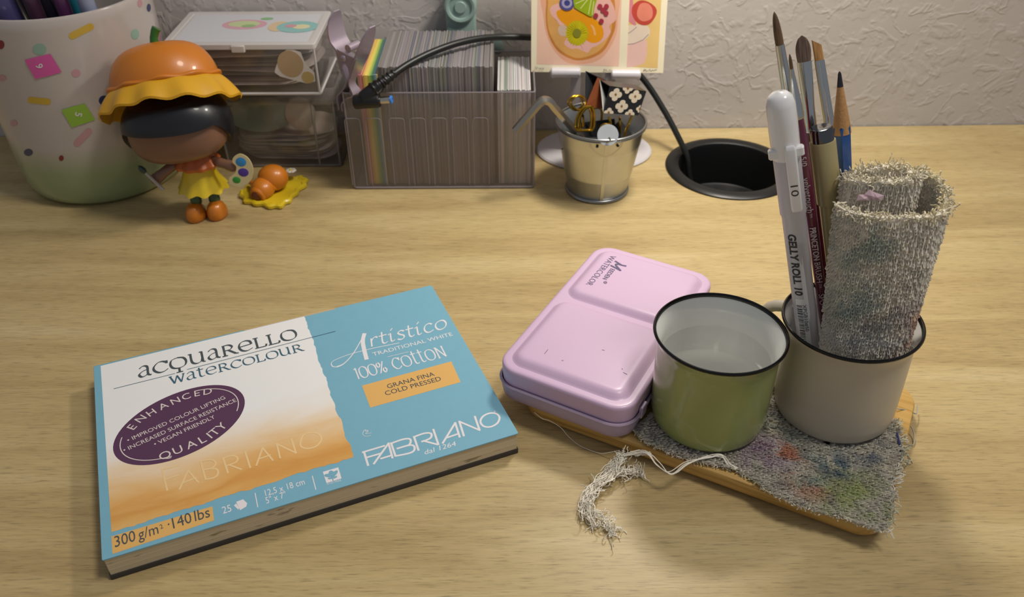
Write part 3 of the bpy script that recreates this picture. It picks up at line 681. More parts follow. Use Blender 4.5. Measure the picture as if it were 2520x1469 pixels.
for cy, dd in ((-2.72, 5.75), (3.05, 5.1)):
    q.loft(tw - .95, dd, .8, [(-.02, 2.055), (.03, 2.075), (.10, 2.13), (.24, 2.25), (.36, 2.315), (.50, 2.338), (.65, 2.34)], (0, cy), n=10, cap0=False)
lid = obj('lid', q, PINK, tin, label='glossy pink lid with two raised panels')
# print on the lid: reads down the long side
def tu(px, py, z=TRZ + 2.35):
    p = atz(px, py, z); dx, dy = p.x - tc_[0], p.y - tc_[1]; return (cos(TNA) * dx + sin(TNA) * dy, -sin(TNA) * dx + cos(TNA) * dy)
zt = lambda x, y: tu(x / 12.24 + 1400, y / 12.24 + 600)
q = MB(); zz = 2.352
type_line(q, 'WATERCOLOR', zt(1262, 340), zt(505, 1212), .36, zz, -.004)
type_line(q, 'EEDEN', zt(1262, 738), zt(1012, 1045), .27, zz, .01)
def zpx(rd, mb, strokes, w, z, thin=None, ang=.6): px_strokes(mb, rd, strokes, w, z, thin, ang)
zpx(zt, q, [('l', [(1405, 525), (1590, 640), (1710, 665)]), ('c', [(1590, 635), (1440, 610), (1420, 650), (1550, 795)]), ('l', [(1550, 800), (1275, 655)])], .11, zz)
zpx(zt, q, [('o', [(1045, 1160), (1090, 1130), (1145, 1160), (1100, 1195)]), ('l', [(1070, 1170), (1120, 1160)])], .03, zz)
obj('lid_lettering', q, mat('print_slate', '#5a5274', .6), lid, ang=0)
zc = lambda x, y: tu(x / 2.772 + 1200, y / 2.772 + 580)
for a, b in (((388, 805), (412, 775)), ((780, 778), (798, 782)), ((925, 932), (952, 946)), ((505, 850), (518, 851)), ((915, 905), (920, 912))):
    q = MB(); pen(q, [zc(*a), zc(*b)], .022, z=zz); obj('scratch', q, mat('scratch_dark', '#75657a', .8), lid, ang=0)
q = MB(); q.box(tw / 2 - .06, tw / 2 + .12, -4.75, -4.15, .72, 1.38, .04); obj('clasp', q, PINK2, tin)
q = MB(); q.box(tw / 2 - .02, tw / 2 + .11, 4.1, 5.1, .7, 1.5, .04); obj('clasp', q, PINK, tin)
# ================================================================== two enamel-style mugs
CZ = TRZ + .19
BLK = mat('rim_black', '#070708', .16, spec=.4)
WGL = mat('glaze_white_inside', '#dfe0db', .16, coat=.5)
def mug(name, label, c, R, h, out, hang, tilt, hz=2.9):
    t = thing(name, label, 'mug', (c[0], c[1], CZ), tilt)
    k = R / 2.94
    prof = [(1.9 * k, .05), (2.2 * k, 0), (2.44 * k, .07), (2.60 * k, .30), (2.66 * k, .8), (2.68 * k, 2.2), (2.69 * k, h - .9), (2.70 * k, h - .62), (2.78 * k, h - .38), (2.86 * k, h - .2), (2.89 * k, h - .1)]
    q = MB(); q.lathe(prof, 64, cap1=False)
    body = obj('body', q, out, t)
    q = MB(); q.lathe([(2.84 * k, h - .1), (2.78 * k, h - .2), (2.66 * k, h - .45), (2.52 * k, h - .75), (2.46 * k, h - 1.1), (2.44 * k, 1.2), (2.3 * k, .6), (1.9 * k, .42), (.3, .40), (.0, .40)], 64, cap0=False)
    obj('inside', q, WGL, t, label='white glazed inside')
    q = MB(); q.lathe([(2.885 * k, h - .13), (2.93 * k, h - .10), (2.95 * k, h - .05), (2.945 * k, h + .0), (2.915 * k, h + .04), (2.87 * k, h + .05), (2.825 * k, h + .02), (2.80 * k, h - .04), (2.79 * k, h - .12)], 72, cap0=False, cap1=False)
    obj('rim', q, BLK, t, label='glossy black rim')
    q = MB(); pts = []
    for i in range(13):
        a = -pi * .5 + pi * i / 12
        pts.append((2.62 * k + 1.5 * max(cos(a), 0) ** .8, 0, hz + 1.35 * sin(a)))
    q.tube(pts, .30, 12, True, .62); q.xf(Matrix.Rotation(hang, 4, 'Z'))
    obj('handle', q, out, t)
    return t
GRN = mat('glaze_green', '#97a162', .22, coat=.6, vary=(40, .06)); IVO = mat('glaze_ivory', '#c2b9a8', .40, coat=.15)
green = mug('enamel_mug', 'olive green mug of water with a white inside and black rim', GM, 2.94, 5.06, GRN, radians(102), (radians(-1.2), 0, 0))
white = mug('enamel_mug', 'ivory mug with a black rim holding pens, brushes and a towel', (WM_[0] + .18, WM_[1]), 3.02, 5.28, IVO, radians(140), (radians(-1.5), radians(-1.9), 0), 3.3)
# water: meets the wall of the mug
q = MB(); q.lathe([(0, .43), (1.88, .45), (2.27, .62), (2.41, 1.2), (2.43, 3.55), (2.40, 3.56), (0, 3.56)], 64, cap0=False, cap1=False)
obj('water', q, clear('water_clear', '#ffffff', .05, .01, '#e6e8e0', .02), None, 'clear water filling the olive green mug', 'water', loc=(GM[0], GM[1], CZ), rot=(radians(-1.2), 0, 0))

# ================================================================== pens and brushes standing in the ivory mug
def standing(name, label, cat, B, T):
    B, T = Vector(B), Vector(T); z = (T - B).normalized(); y = ((B + T) / 2 - CAM); y = (y - z * y.dot(z)).normalized(); x = y.cross(z)
    t = thing(name, label, cat); M = Matrix((x, y, z)).transposed().to_4x4(); M.translation = B * S; t.matrix_world = M
    return t, (T - B).length
def wrap(mb, body, R, z0, length, cap, th0, bold=0.0, slant=0.0):
    """print running down a round barrel"""
    vs, fs, w = sliced(body, bold); k = length / w
    out = []
    for x, y in vs:
        th = th0 + (y * cap / .73 - cap / 2) / R; r = R + .006; out.append((r * sin(th), -r * cos(th), z0 - x * k))
    mb.add(out, fs)
SIL = mat('ferrule_silver', '#c9ccca', .14, 1.0); MAR = mat('handle_maroon', '#641a36', .22, coat=.6); PRW = mat('print_pale', '#d9cdd0', .5)
def hair(name, c0, c1):
    if name in MATS: return MATS[name]
    m, nt, b = nodes(name); L = nt.links; tc = N(nt, 'ShaderNodeTexCoord'); mp = N(nt, 'ShaderNodeMapping'); mp.inputs['Scale'].default_value = (1400, 1400, 25); L.new(tc.outputs['Object'], mp.inputs[0])
    n = N(nt, 'ShaderNodeTexNoise', i_Scale=1, i_Detail=3); L.new(mp.outputs[0], n.inputs['Vector']); c = ramp(nt, n.outputs[0], [(.3, c0), (.7, c1)]); L.new(c.outputs[0], b.inputs['Base Color'])
    b.inputs['Roughness'].default_value = .5; bump(nt, n.outputs[0], b, .4, .0004); MATS[name] = m; return m
# white gel pen: clear barrel below, white cap with clip above
B0, T0 = (14.402, 30.311, 1.9), (10.161, 30.878, 16.792)
t, L_ = standing('gel_pen', 'white capped gel pen with a translucent barrel, in front of the brushes', 'pen', B0, T0)
q = MB(); q.lathe([(.12, .0), (.2, .05), (.3, .5), (.46, 1.1), (.48, 1.4), (.48, 10.0), (.53, 10.1), (.54, 12.75)], 28)
obj('barrel', q, frosted('barrel_milky', '#dad9de', .35), t, label='milky translucent barrel')
q = MB(); q.tube([(.05, -.30, 3.0), (.08, -.42, 5.0), (.06, -.42, 7.0), (.05, -.40, 8.8)], .19, 10); q.xf(Matrix.Translation((0, .12, 0)))
obj('ink_tube', q, mat('ink_white', '#d8d6d6', .4), t)
q = MB(); q.lathe([(.49, 12.7), (.55, 12.72), (.56, 12.9), (.57, L_ - 1.2), (.55, L_ - .55), (.47, L_ - .22), (.3, L_ - .06), (0, L_)], 32)
CAPW = mat('cap_white', '#f2f1f2', .2, coat=.5)
cap = obj('cap', q, CAPW, t)
q = MB(); q.loft(.44, .2, .09, [(.12, 10.45), (.03, 10.5), (0, 10.6), (0, 13.25), (.03, 13.4), (.08, 13.45)], (.16, -.62), 4); obj('clip', q, CAPW, cap)
q = MB(); q.loft(1.36, .34, .1, [(.05, 12.85), (0, 12.9), (0, 13.2), (.05, 13.25)], (0, -.30), 4); obj('clip_band', q, CAPW, cap)
DK = mat('print_charcoal', '#2c2c30', .6)
q = MB(); wrap(q, 'GELLY ROLL 10', .485, 9.3, 3.2, .34, -.35, .035); obj('barrel_lettering', q, DK, t, ang=0)
q = MB(); vs, fs, w = letters('10'); q.add([(.16 + (y * .30 / .73 - .15), -.728, 11.75 - x * .5 / w) for x, y in vs], fs); obj('clip_lettering', q, DK, cap, ang=0)
q = MB(); zb = 5.55; rb_ = random.Random(4)
lb = MB(); n_ = 9
lb.rings([[(.487 * sin(a), -.487 * cos(a), z) for a in [(-.75 + 1.0 * i / n_) for i in range(n_ + 1)]] for z in (5.9, 2.2)], False)
obj('barcode_label', lb, mat('label_white', '#d9d9d6', .5), t)
for k in range(26):
    hgt = rb_.choice((.03, .05, .03, .07)); 
    q.rings([[(.491 * sin(a), -.491 * cos(a), z) for a in [(-.70 + .5 * i / 4) for i in range(5)]] for z in (zb, zb - hgt)], False); zb -= hgt + rb_.choice((.03, .04, .06))
wrap(q, 'XPGB10#50', .487, 5.6, 1.5, .16, .02)
obj('barcode', q, DK, t, ang=0)
def brush(name, label, B, T, rh, fer, tip, hairm, text=None):
    t, L = standing(name, label, 'paintbrush', B, T)
    zf = L - fer[0] - tip[0]                       # where handle meets ferrule
    q = MB(); q.lathe([(.0, 0), (.12, .05), (.17, 1), (.22, 3), (rh * .85, zf - 5), (rh, zf - 2.2), (rh * .92, zf - .6), (rh * .78, zf + .1)], 24)
    obj('handle', q, MAR, t)
    f0, f1, fl = rh * .86, fer[1], fer[2]
    q = MB(); pr = [(f0, 0), (f0 * 1.07, .06), (f0, .13), (f0 * 1.07, .2), (f0, .27), (f0, .5)]
    for i in range(1, 9): 
        k = i / 8; pr.append((f0 + (f1 - f0) * k, .5 + (fer[0] - .5) * k))
    rg = []
    for r, z in pr:
        k = max(0, (z / fer[0] - .35) / .65); sx = 1 + (fl - 1) * k; sy = 1 + (1 / fl - 1) * k
        rg.append([(r * sx * cos(2 * pi * j / 28), r * sy * sin(2 * pi * j / 28), zf + z) for j in range(28)])
    q.rings(rg, True, True, True); obj('ferrule', q, SIL, t)
    q = MB(); rg = []
    for i in range(11):
        k = i / 10
        if tip[1] == 'round': s = (1 - k) ** .62 * (1 + .75 * k); sx, sy, dz = s, s, 0
        elif tip[1] == 'filbert': s = sqrt(max(0, 1 - max(0, (k - .35) / .65) ** 2)); sx, sy, dz = s * (1 + .1 * sin(pi * k)), max(.15, 1 - .75 * k), 0
        else: sx, sy, dz = 1.0 - .05 * k, max(.12, 1 - .85 * k), 1
        ring = []
        for j in range(20):
            x = f1 * fl * .94 * max(sx, .02) * cos(2 * pi * j / 20); y = f1 / fl * .94 * max(sy, .02) * sin(2 * pi * j / 20)
            z = zf + fer[0] + tip[0] * k - (dz * k * (x / (f1 * fl) * .5 + .5) * tip[0] * .35)
            ring.append((x, y, z))
        rg.append(ring)
    q.rings(rg, True, True, True); obj('bristles', q, hairm, t)
    if text:
        q = MB()
        for body, d, ln, capn, bold in text: wrap(q, body, rh * 1.0, zf - d, ln, capn, 0.05, bold)
        obj('handle_lettering', q, PRW, t, ang=0)
    return t
brush('paintbrush', 'maroon round paintbrush with a long dark pointed tip, tallest in the ivory mug', (15.69, 31.124, 1.9), (9.903, 32.403, 19.323), .27, (3.0, .17, 1.0), (1.3, 'round'), hair('hair_sable', '#4a3826', '#84664a'))
brush('paintbrush', 'thin maroon detail paintbrush lettered down its handle, beside the white pen', (15.365, 30.442, 1.9), (10.509, 31.554, 18.008), .26, (2.05, .075, 1.0), (.6, 'round'), hair('hair_sable', '#4a3826', '#84664a'),
      [('5/0', 1.6, .42, .22, .0), ('velvetouch', 2.55, 1.65, .28, .0), ('TM', 4.24, .2, .1, .0), ('PRINCETON', 4.95, 1.65, .25, .03), ('BRUSH', 6.72, 1.05, .25, .0), ('TM', 7.85, .2, .1, .0), ('SPO', 8.4, .6, .25, .0)])
brush('paintbrush', 'maroon filbert paintbrush with a wide rounded grey-brown tip', (15.779, 31.604, 1.9), (11.457, 33.377, 18.051), .28, (3.0, .19, 1.5), (1.05, 'filbert'), hair('hair_grey_brown', '#55443c', '#8d7664'))
brush('paintbrush', 'maroon angled paintbrush with a slanted golden tip, beside the blue pencil', (17.1, 30.25, 1.9), (13.394, 37.119, 16.557), .28, (3.1, .17, 1.25), (.95, 'angle'), hair('hair_golden', '#9a6a34', '#cf9c5c'))
# fineliner
t, L_ = standing('fineliner_pen', 'beige fineliner pen with a silver end band behind the rolled towel', 'pen', (16.178, 30.296, 1.9), (12.578, 32.217, 14.688))
BEI = mat('pen_beige', '#a79a6c', .35, coat=.25)
q = MB(); q.lathe([(.2, 0), (.42, .3), (.44, .5), (.44, L_ - 3.2)], 28); obj('barrel', q, BEI, t)
q = MB(); q.lathe([(.48, L_ - 3.4), (.52, L_ - 3.38), (.52, L_ - .62), (.49, L_ - .58)], 32); cp_ = obj('cap', q, BEI, t)
q = MB(); q.lathe([(.46, L_ - .7), (.47, L_ - .6), (.46, L_ - .1), (.43, L_ - .02), (.36, L_), (0, L_ - .03)], 32); obj('end_band', q, mat('band_chrome', '#6f7072', .12, 1.0), cp_, label='dark polished metal end band')
q = MB(); n_ = 6
q.rings([[(.446 * sin(a), -.446 * cos(a), z) for a in [(-.1 + 1.0 * i / n_) for i in range(n_ + 1)]] for z in (L_ - 4.1, L_ - 4.9)], False)
wrap(q, 'PIGMA MICRON', .444, L_ - 5.2, 3.0, .3, .3, .02); obj('barrel_lettering', q, DK, t, ang=0)
# blue pencil
t, L_ = standing('pencil', 'sharpened blue hexagonal pencil beside the beige fineliner', 'pencil', (16.423, 31.075, 1.9), (13.19, 33.168, 16.659))
def hexr(r, z, k0=0.0): return [(r * cos(pi / 3 * j + .5), r * sin(pi / 3 * j + .5), z) for j in range(6)]
def hexs(r, z, n=24, dip=0.0):
    o = []
    for j in range(n):
        a = 2 * pi * j / n; ph = (a - .5) % (pi / 3) - pi / 6; rr = r * cos(pi / 6) / cos(ph); o.append((rr * cos(a), rr * sin(a), z - dip * (1 - abs(ph) / (pi / 6)) + (random.uniform(-.03, .03) if dip else 0)))
    return o
q = MB(); q.rings([hexs(.36, 0), hexs(.39, .04), hexs(.39, L_ - 2.62), hexs(.385, L_ - 2.35, dip=-.0), hexs(.372, L_ - 2.28, dip=.14)], True, True, False); obj('painted_body', q, mat('pencil_blue', '#1a529a', .25, coat=.5), t)
q = MB(); q.lathe([(.37, L_ - 2.62), (.345, L_ - 2.3), (.12, L_ - .62)], 24, cap0=False); obj('sharpened_wood', q, mat('pencil_wood', '#c1915c', .7, vary=(700, .18), bmp=(900, .5, .0005)), t)
q = MB(); q.lathe([(.125, L_ - .64), (.065, L_ - .1), (.03, L_ - .02), (0, L_)], 16); obj('lead', q, mat('graphite', '#34323a', .35, .3), t)

# ================================================================== rolled terry towel in the ivory mug
tow = thing('rolled_towel', 'rolled paint-stained terry towel standing upright in the ivory mug', 'towel', (15.6, 29.0, 1.9))
ZB, ZT = .05, 10.7
PLAN0 = crom([(x, y, 0) for x, y in ((-.97, -.30), (-.80, -.72), (-.35, -.97), (.25, -.99), (.75, -.78), (1.0, -.2), (.93, .45), (.50, .90), (-.1, .98), (-.56, .78), (-.70, .40), (-.50, .14), (-.05, .10), (.38, .18), (.60, .42), (.45, .62))], 8)
PLAN = []                                          # the same path in equal steps
_len = [0.0]
for a_, b_ in zip(PLAN0, PLAN0[1:]): _len.append(_len[-1] + (b_ - a_).length)
for i in range(241):
    t_ = _len[-1] * i / 240; j = max(k for k in range(len(_len)) if _len[k] <= t_ + 1e-9); j = min(j, len(PLAN0) - 2)
    PLAN.append(PLAN0[j].lerp(PLAN0[j + 1], (t_ - _len[j]) / (_len[j + 1] - _len[j])))
def spiral(s):
    """plan of the roll: s = 0 at the outer end (front left), 1 at the inner end; returns x, y for unit roll"""
    u = s * (len(PLAN) - 1); i = min(int(u), len(PLAN) - 2); p = PLAN[i].lerp(PLAN[i + 1], u - i)
    return p.x, p.y
def roll_at(s, z):
    u = (z - ZB) / (ZT - ZB); x, y = spiral(s)
    A = 1.60 + .62 * u; Bq = 1.0 + .52 * u
    cx = -.02 - .50 * u; cy = .02 + 1.10 * u
    lift = (.62 * min(max((s - .34) / .16, 0), 1) - .25 * min(max((s - .60) / .1, 0), 1) + .30 * min(max((s - .70) / .1, 0), 1)) * u * u     # the back and the inner turn stand a little higher
    return Vector((cx + A * x, cy + Bq * y, z + lift))
NS, NZ = 120, 26
def roll_n(s, z):
    d = roll_at(min(s + .003, 1), z) - roll_at(max(s - .003, 0), z); return Vector((d.y, -d.x, 0)).normalized()
q = MB(); th = .10
outer = [[roll_at(i / NS, ZB + (ZT - ZB) * j / NZ) + roll_n(i / NS, ZB + (ZT - ZB) * j / NZ) * th for i in range(NS + 1)] for j in range(NZ + 1)]
inner = [[roll_at(i / NS, ZB + (ZT - ZB) * j / NZ) - roll_n(i / NS, ZB + (ZT - ZB) * j / NZ) * th for i in range(NS + 1)] for j in range(NZ + 1)]
q.rings(outer, False); q.rings([r[::-1] for r in inner], False)
q.rings([inner[-1], outer[-1]], False); q.rings([outer[0], inner[0]], False)
q.rings([[o[0] for o in outer], [i[0] for i in inner]], False); q.rings([[i[-1] for i in inner], [o[-1] for o in outer]], False)
TS = [('#7f9f9c', .44, .58, .6, (-1.5, -.9, 6.2), 2.0), ('#7f9f9c', .44, .58, .6, (-1.8, -.6, 9.4), 1.7), ('#b07038', .42, .55, .75, (1.9, .0, 5.5), 1.7), ('#a85a30', .42, .55, .85, (1.6, -.5, 3.6), 1.3), ('#a8a05c', .42, .6, .6, (.6, -1.2, 1.6), 2.4),
      ('#75707c', .42, .60, .55, (.2, -1.2, 5.2), 3.4), ('#8a2f50', .50, .55, .9, (2.3, .9, 8.8), .7), ('#9aa08a', .52, .66, .3, None, 0)]
TW = terry('towel_stained', ('#cdc6b8', '#e8e1d3'), TS, 70, 6.0)
obj('towel_sheet', q, TW, tow)
lp = MB(); rnd = random.Random(31)
per = []                                          # arc-length steps
s = 0.0
while s < 1.0:
    per.append(s); d = (roll_at(min(s + .004, 1), 6) - roll_at(s, 6)).length / .004; s += .145 / max(d, .4)
for s in per:
    z = ZB + .1
    while z < ZT - .05:
        s2 = min(max(s + rnd.uniform(-.003, .003), 0), 1); z2_ = z + rnd.uniform(-.05, .05)
        nn = roll_n(s2, z2_); p = roll_at(s2, z2_)
        vis_out = (s2 < .58 and z > 2.2) or z > ZT - 2.8
        if vis_out: loop(lp, p + nn * th, nn, Vector((0, 0, -1)), .27, .052, .035, rnd)
        if z > ZT - 2.4: loop(lp, p - nn * th, -nn, Vector((0, 0, -1)), .25, .052, .035, rnd)
        z += .17
obj('terry_loops', lp, TW, tow, kind='stuff')
fr = MB()
for s in per:
    for _ in range(13):
        s2 = min(max(s + rnd.uniform(-.006, .006), 0), 1); p = roll_at(s2, ZT); nn = roll_n(s2, ZT)
        frizz(fr, p + nn * rnd.uniform(-.15, .15) - Vector((0, 0, rnd.uniform(0, .2))), (nn.x * rnd.uniform(-1, 1.2), nn.y * rnd.uniform(-1, 1.2), .7), rnd.uniform(.18, .42) * (1.35 if s2 > .3 else 1.0), .025, rnd, 1.1, 7)
obj('frayed_edge', fr, terry('towel_fray', ('#cfc6ae', '#e2dbc6'), [('#d8c890', .5, .62, .5, None, 0)], 60, 9.0), tow, kind='stuff')
q = MB(); c_ = roll_at(.66, ZT - .35)
c_ = Vector(aty(2145, 480, 29.72)) - Vector((15.6, 29.0, 1.9))
for dx, dz, a in ((.0, 0, -.5), (-.28, -.12, .1), (.2, -.05, -.2)):
    q.add([c_ + Vector((dx + x * cos(a) - z * sin(a), y, dz + x * sin(a) + z * cos(a))) for x, y, z in ((-.28, 0, -.10), (.26, -.05, -.14), (.30, .02, .08), (-.2, .06, .14), (.0, -.10, .0))], [(0, 1, 4), (1, 2, 4), (2, 3, 4), (3, 0, 4)])
obj('pink_scrap', q, mat('scrap_pink', '#cdb0ba', .8), tow, label='torn pink scrap caught in the towel')
# ================================================================== desk lamp behind the card bin (its head is above the picture and lights the desk)
TEALP = mat('lamp_teal', '#8fa7a0', .45)
lamp = thing('desk_lamp', 'pale teal desk lamp arm with a round joint against the wall', 'lamp', (-3.55, 61.65, 0))
q = MB(); q.loft(3.4, 1.3, .5, [(.1, 0), (0, .1), (0, .5), (.2, .7)]); obj('foot', q, TEALP, lamp)
q = MB(); q.loft(2.15, .7, .2, [(0, .5), (0, 9.6), (.3, 10.6)]); obj('lower_arm', q, TEALP, lamp)
q = MB(); q.lathe([(0, -.62), (.38, -.62), (.42, -.58), (.42, -.5), (.78, -.48), (.84, -.62), (1.0, -.66), (1.12, -.6), (1.16, -.4), (1.16, .42), (1.0, .45)], 40)
q.xf(Matrix.Translation((0, 0, 10.2)) @ Matrix.Rotation(-pi / 2, 4, 'X') @ Matrix.Scale(-1, 4, (0, 1, 0)) if False else Matrix.Translation((0, 0, 10.2)) @ Matrix.Rotation(-pi / 2, 4, 'X'))
obj('joint', q, TEALP, lamp)
HP = Vector(LAMP_POS) - Vector((-3.55, 61.65, 0))
q = MB(); q.tube([(.5, .1, 10.6), (2.2, -1.5, 22), (HP.x * .72, HP.y * .72, HP.z - 2), (HP.x, HP.y, HP.z + 1.2)], [.55, .5, .5, .6], 16); obj('upper_arm', q, TEALP, lamp)
q = MB(); q.tube([(.9, .0, 7.2), (2.5, -.1, 7.2)], .22, 10); q.ball((2.62, -.15, 7.2), .46, .5, .55, 20, 12); obj('knob', q, TEALP, lamp)
q = MB(); q.lathe([(0, HP.z + 1.7), (3.5, HP.z + 1.6), (5.6, HP.z + 1.0), (6.2, HP.z + .1), (6.0, HP.z), (5.8, HP.z + .1), (5.2, HP.z + .6), (0, HP.z + .7)], 40, (HP.x, HP.y), False, False); obj('lamp_head', q, TEALP, lamp)
ll = bpy.data.lights.new('lamp_light', 'AREA'); ll.shape = 'DISK'; ll.size = .065; ll.energy = LAMP_POWER; ll.color = LAMP_COLOR
lo = bpy.data.objects.new('lamp_light', ll); COL.objects.link(lo); lo.parent = lamp; lo.location = [HP.x * S, HP.y * S, (HP.z - .15) * S]

# ================================================================== cable grommet in the desk
BKP = mat('plastic_black', '#121213', .38, bmp=(700, .06, .0003))
q = MB(); q.lathe([(GR, .01), (GR - .02, .10), (GR - .15, .2), (GR - .5, .26), (3.86, .24), (3.72, .14), (3.66, -.1), (3.60, -3.2), (3.4, -3.3), (0, -3.3)], 80, cap0=False, cap1=False)
obj('cable_grommet', q, BKP, None, 'round black plastic cable grommet set into the desk', 'grommet', loc=(GX, GY, 0))

# ================================================================== power cable with barrel plug
cab = thing('power_cable', 'black power cable with an angled plug lying across the card bin', 'cable', (13.2, 57.6, 0))
CO = Vector((13.2, 57.6, 0))
def A(px, py, y): return Vector(aty(px, py, y)) - CO
pts = [Vector((13.9, 57.2, -3.0)) - CO, Vector((13.35, 57.6, -1.2)) - CO, A(1690, 385, 57.95), A(1668, 335, 58.6), A(1632, 268, 59.6), A(1583, 195, 60.6), A(1515, 130, 61.4), A(1420, 100, 61.3), A(1305, 92, 59.2), A(1235, 91, 58.4), A(1180, 95, 57.4), A(1120, 108, 56.2), A(1060, 130, 55.0), A(1010, 155, 53.9), A(972, 180, 53.0), A(945, 202, 52.4)]
q = MB(); q.tube(crom(pts, 7), .225, 12); obj('cord', q, mat('cord_black', '#131615', .42), cab)
s0, s1 = A(970, 180, 53.0), A(915, 222, 52.0); q = MB(); n = 22
for_pts = [s0.lerp(s1, i / n) for i in range(n + 1)]
rad = [(.30 + .17 * i / n) * (1.0 if (i // 2) % 2 == 0 else .80) for i in range(n + 1)]
q.tube(for_pts, rad, 18); obj('strain_relief', q, BKP, cab)
q = MB(); e0 = A(935, 208, 52.3)
q.tube(crom([e0, A(912, 228, 52.05), A(893, 243, 51.9)], 5), [.40, .42, .43, .45, .46, .47, .47, .47, .47, .46, .44][:11], 18)
p0, p1 = A(870, 251, 51.95), A(936, 247, 51.85)
q.tube([p0.lerp(p1, t) for t in (0, .02, .08, .9, .97, 1.0)], [.30, .40, .46, .46, .42, .34], 22); obj('plug_body', q, BKP, cab)
d = (p1 - p0).normalized(); q = MB(); q.tube([p1 - d * .1, p1 + d * .02, p1 + d * .62, p1 + d * .64], [.22, .24, .24, .22], 20); tipo = obj('barrel_tip', q, mat('plug_steel', '#c8c4ba', .2, 1.0), cab)
q = MB(); c = p1 + d * .64
ring = []
u = d.orthogonal().normalized(); w = d.cross(u)
for r, k in ((.24, 0), (.27, .02), (.27, .12), (.23, .15), (.12, .15), (.11, .0)): ring.append([c + d * k + (u * cos(2 * pi * j / 24) + w * sin(2 * pi * j / 24)) * r for j in range(24)])
q.rings(ring, True, False, True); obj('insulator_ring', q, mat('ring_blue', '#3f7fd0', .35), tipo, label='bright blue ring on the plug tip')

# ================================================================== clear bin of cards
BX0, BX1, BY0, BY1, BZ = -11.1, 1.62, 53.35, 60.75, 7.15
bin_ = thing('card_bin', 'clear plastic bin packed with upright cards against the wall', 'bin', ((BX0 + BX1) / 2, (BY0 + BY1) / 2, 0))
bo = Vector(((BX0 + BX1) / 2, (BY0 + BY1) / 2, 0))
w_, d_ = BX1 - BX0, BY1 - BY0
CLR = clear('bin_clear', '#f4f1f2', .10, .10, '#d2cbc8'); CLE = clear('bin_edge', '#d6d0d6', .2, .5, '#b9b0b6')
q = MB(); q.loft(w_, d_, .25, [(.02, .05), (0, .1), (0, BZ), (.13, BZ), (.13, .2)], n=4); obj('bin_shell', q, CLR, bin_)
for z, t, nm in ((BZ, .05, 'rim_edging'), (.12, .09, 'foot_edging')):
    o = [Vector((x, y, z)) for x, y in rrect(w_ - .1, d_ - .1, .22, 4)]; q = MB(); q.tube(o + [o[0]], t, 6, False); obj(nm, q, CLE, bin_)
for sx in (-1, 1): q = MB(); q.tube([(sx * (w_ / 2 - .08), -d_ / 2 + .08, .1), (sx * (w_ / 2 - .08), -d_ / 2 + .08, BZ)], .07, 6); obj('bin_corner', q, CLE, bin_)
for k, px in enumerate((852, 903, 960, 1011, 1063, 1114, 1164)):
    x0 = aty(px, 330, BY0).x - bo.x; x1 = x0 + 1.03; y = -d_ / 2 + .0
    q = MB(); o = [(x0, y, .35), (x0, y, 5.1), (x0 + .04, y, 5.3), (x0 + .2, y, 5.38), (x1 - .2, y, 5.38), (x1 - .04, y, 5.3), (x1, y, 5.1), (x1, y, .35)]
    q.tube(o, .028, 5); obj('slot_rib', q, CLE, bin_)
q = MB(); q.box(x1 + .35, x1 + .43, -d_ / 2 + .14, d_ / 2 - .2, .2, 5.6, .02); obj('divider', q, CLR, bin_)
def cards(px0, px1, cols, top, y1, label, group, name, thick, seed, lean=0.0, jit=.07, rough=.5):
    rnd = random.Random(seed); x = aty(px0, 330, 53.8).x; xe = aty(px1, 330, 53.8).x; meshes = {}; i = 0
    while x < xe - thick:
        c = cols(i, rnd); key = c
        if key not in meshes:
            mb = MB(); mb.box(0, thick * .985, 0, y1 - 53.75, 0, top, .008); meshes[key] = mesh_of(name, mb, mat('card_' + c.strip('#'), c, rough, vary=(30, .06)), 30)
        o = bpy.data.objects.new(name, meshes[key]); COL.objects.link(o)
        o.location = (x * S, (53.72 + rnd.uniform(0, jit)) * S, .215 * S); o.rotation_euler = (0, lean + rnd.uniform(-.002, .002), rnd.uniform(-.002, .002)); o.scale.z = 1 + rnd.uniform(-.008, .004)
        tag(o, label(c) if callable(label) else label, 'card', group); x += thick; i += 1
RB = ['#5a6a30', '#d58f8e', '#c97f86', '#d08a80', '#dcae62', '#e0bd62', '#e4cc66', '#d8c860', '#a9bc5c', '#86ac5e', '#6b9c68', '#5d93a0', '#8aa8b0', '#cfc08a']
RN = dict(zip(RB, ('olive', 'salmon', 'dusty pink', 'coral', 'apricot', 'amber', 'yellow', 'mustard', 'lime', 'leaf green', 'green', 'blue', 'pale blue', 'tan')))
cards(893, 945, lambda i, r: RB[min(i, len(RB) - 1)], 8.05, 60.4, lambda c: RN[c] + ' card in the rainbow bundle inside the clear bin', 'rainbow cards in the bin', 'index_card', .1, 1, 0, .03)
GRY = ['#8a8083', '#918a8c', '#7c777b', '#96908f', '#71707c', '#83867f', '#8c8685', '#7f7a76', '#857c83', '#908d8d']
cards(946, 1217, lambda i, r: GRY[int((sin(i * .21) + sin(i * .083 + 1) + 2 + r.uniform(0, 1.6)) / 5.6 * len(GRY)) % len(GRY)], 8.55, 60.5, 'grey-mauve sleeved card in the long middle run of the clear bin', 'sleeved cards in the middle of the bin', 'sleeved_card', .105, 2, .0)
WHC = ['#d0c8cc', '#d9d3d3', '#c0b9bd', '#cfcac4', '#9aa39c', '#d4ced2', '#b9b0b4']
cards(1226, 1308, lambda i, r: r.choice(WHC), 6.95, 59.6, 'whitish card in the short end section of the clear bin', 'whitish cards at the end of the bin', 'pale_card', .1, 3)

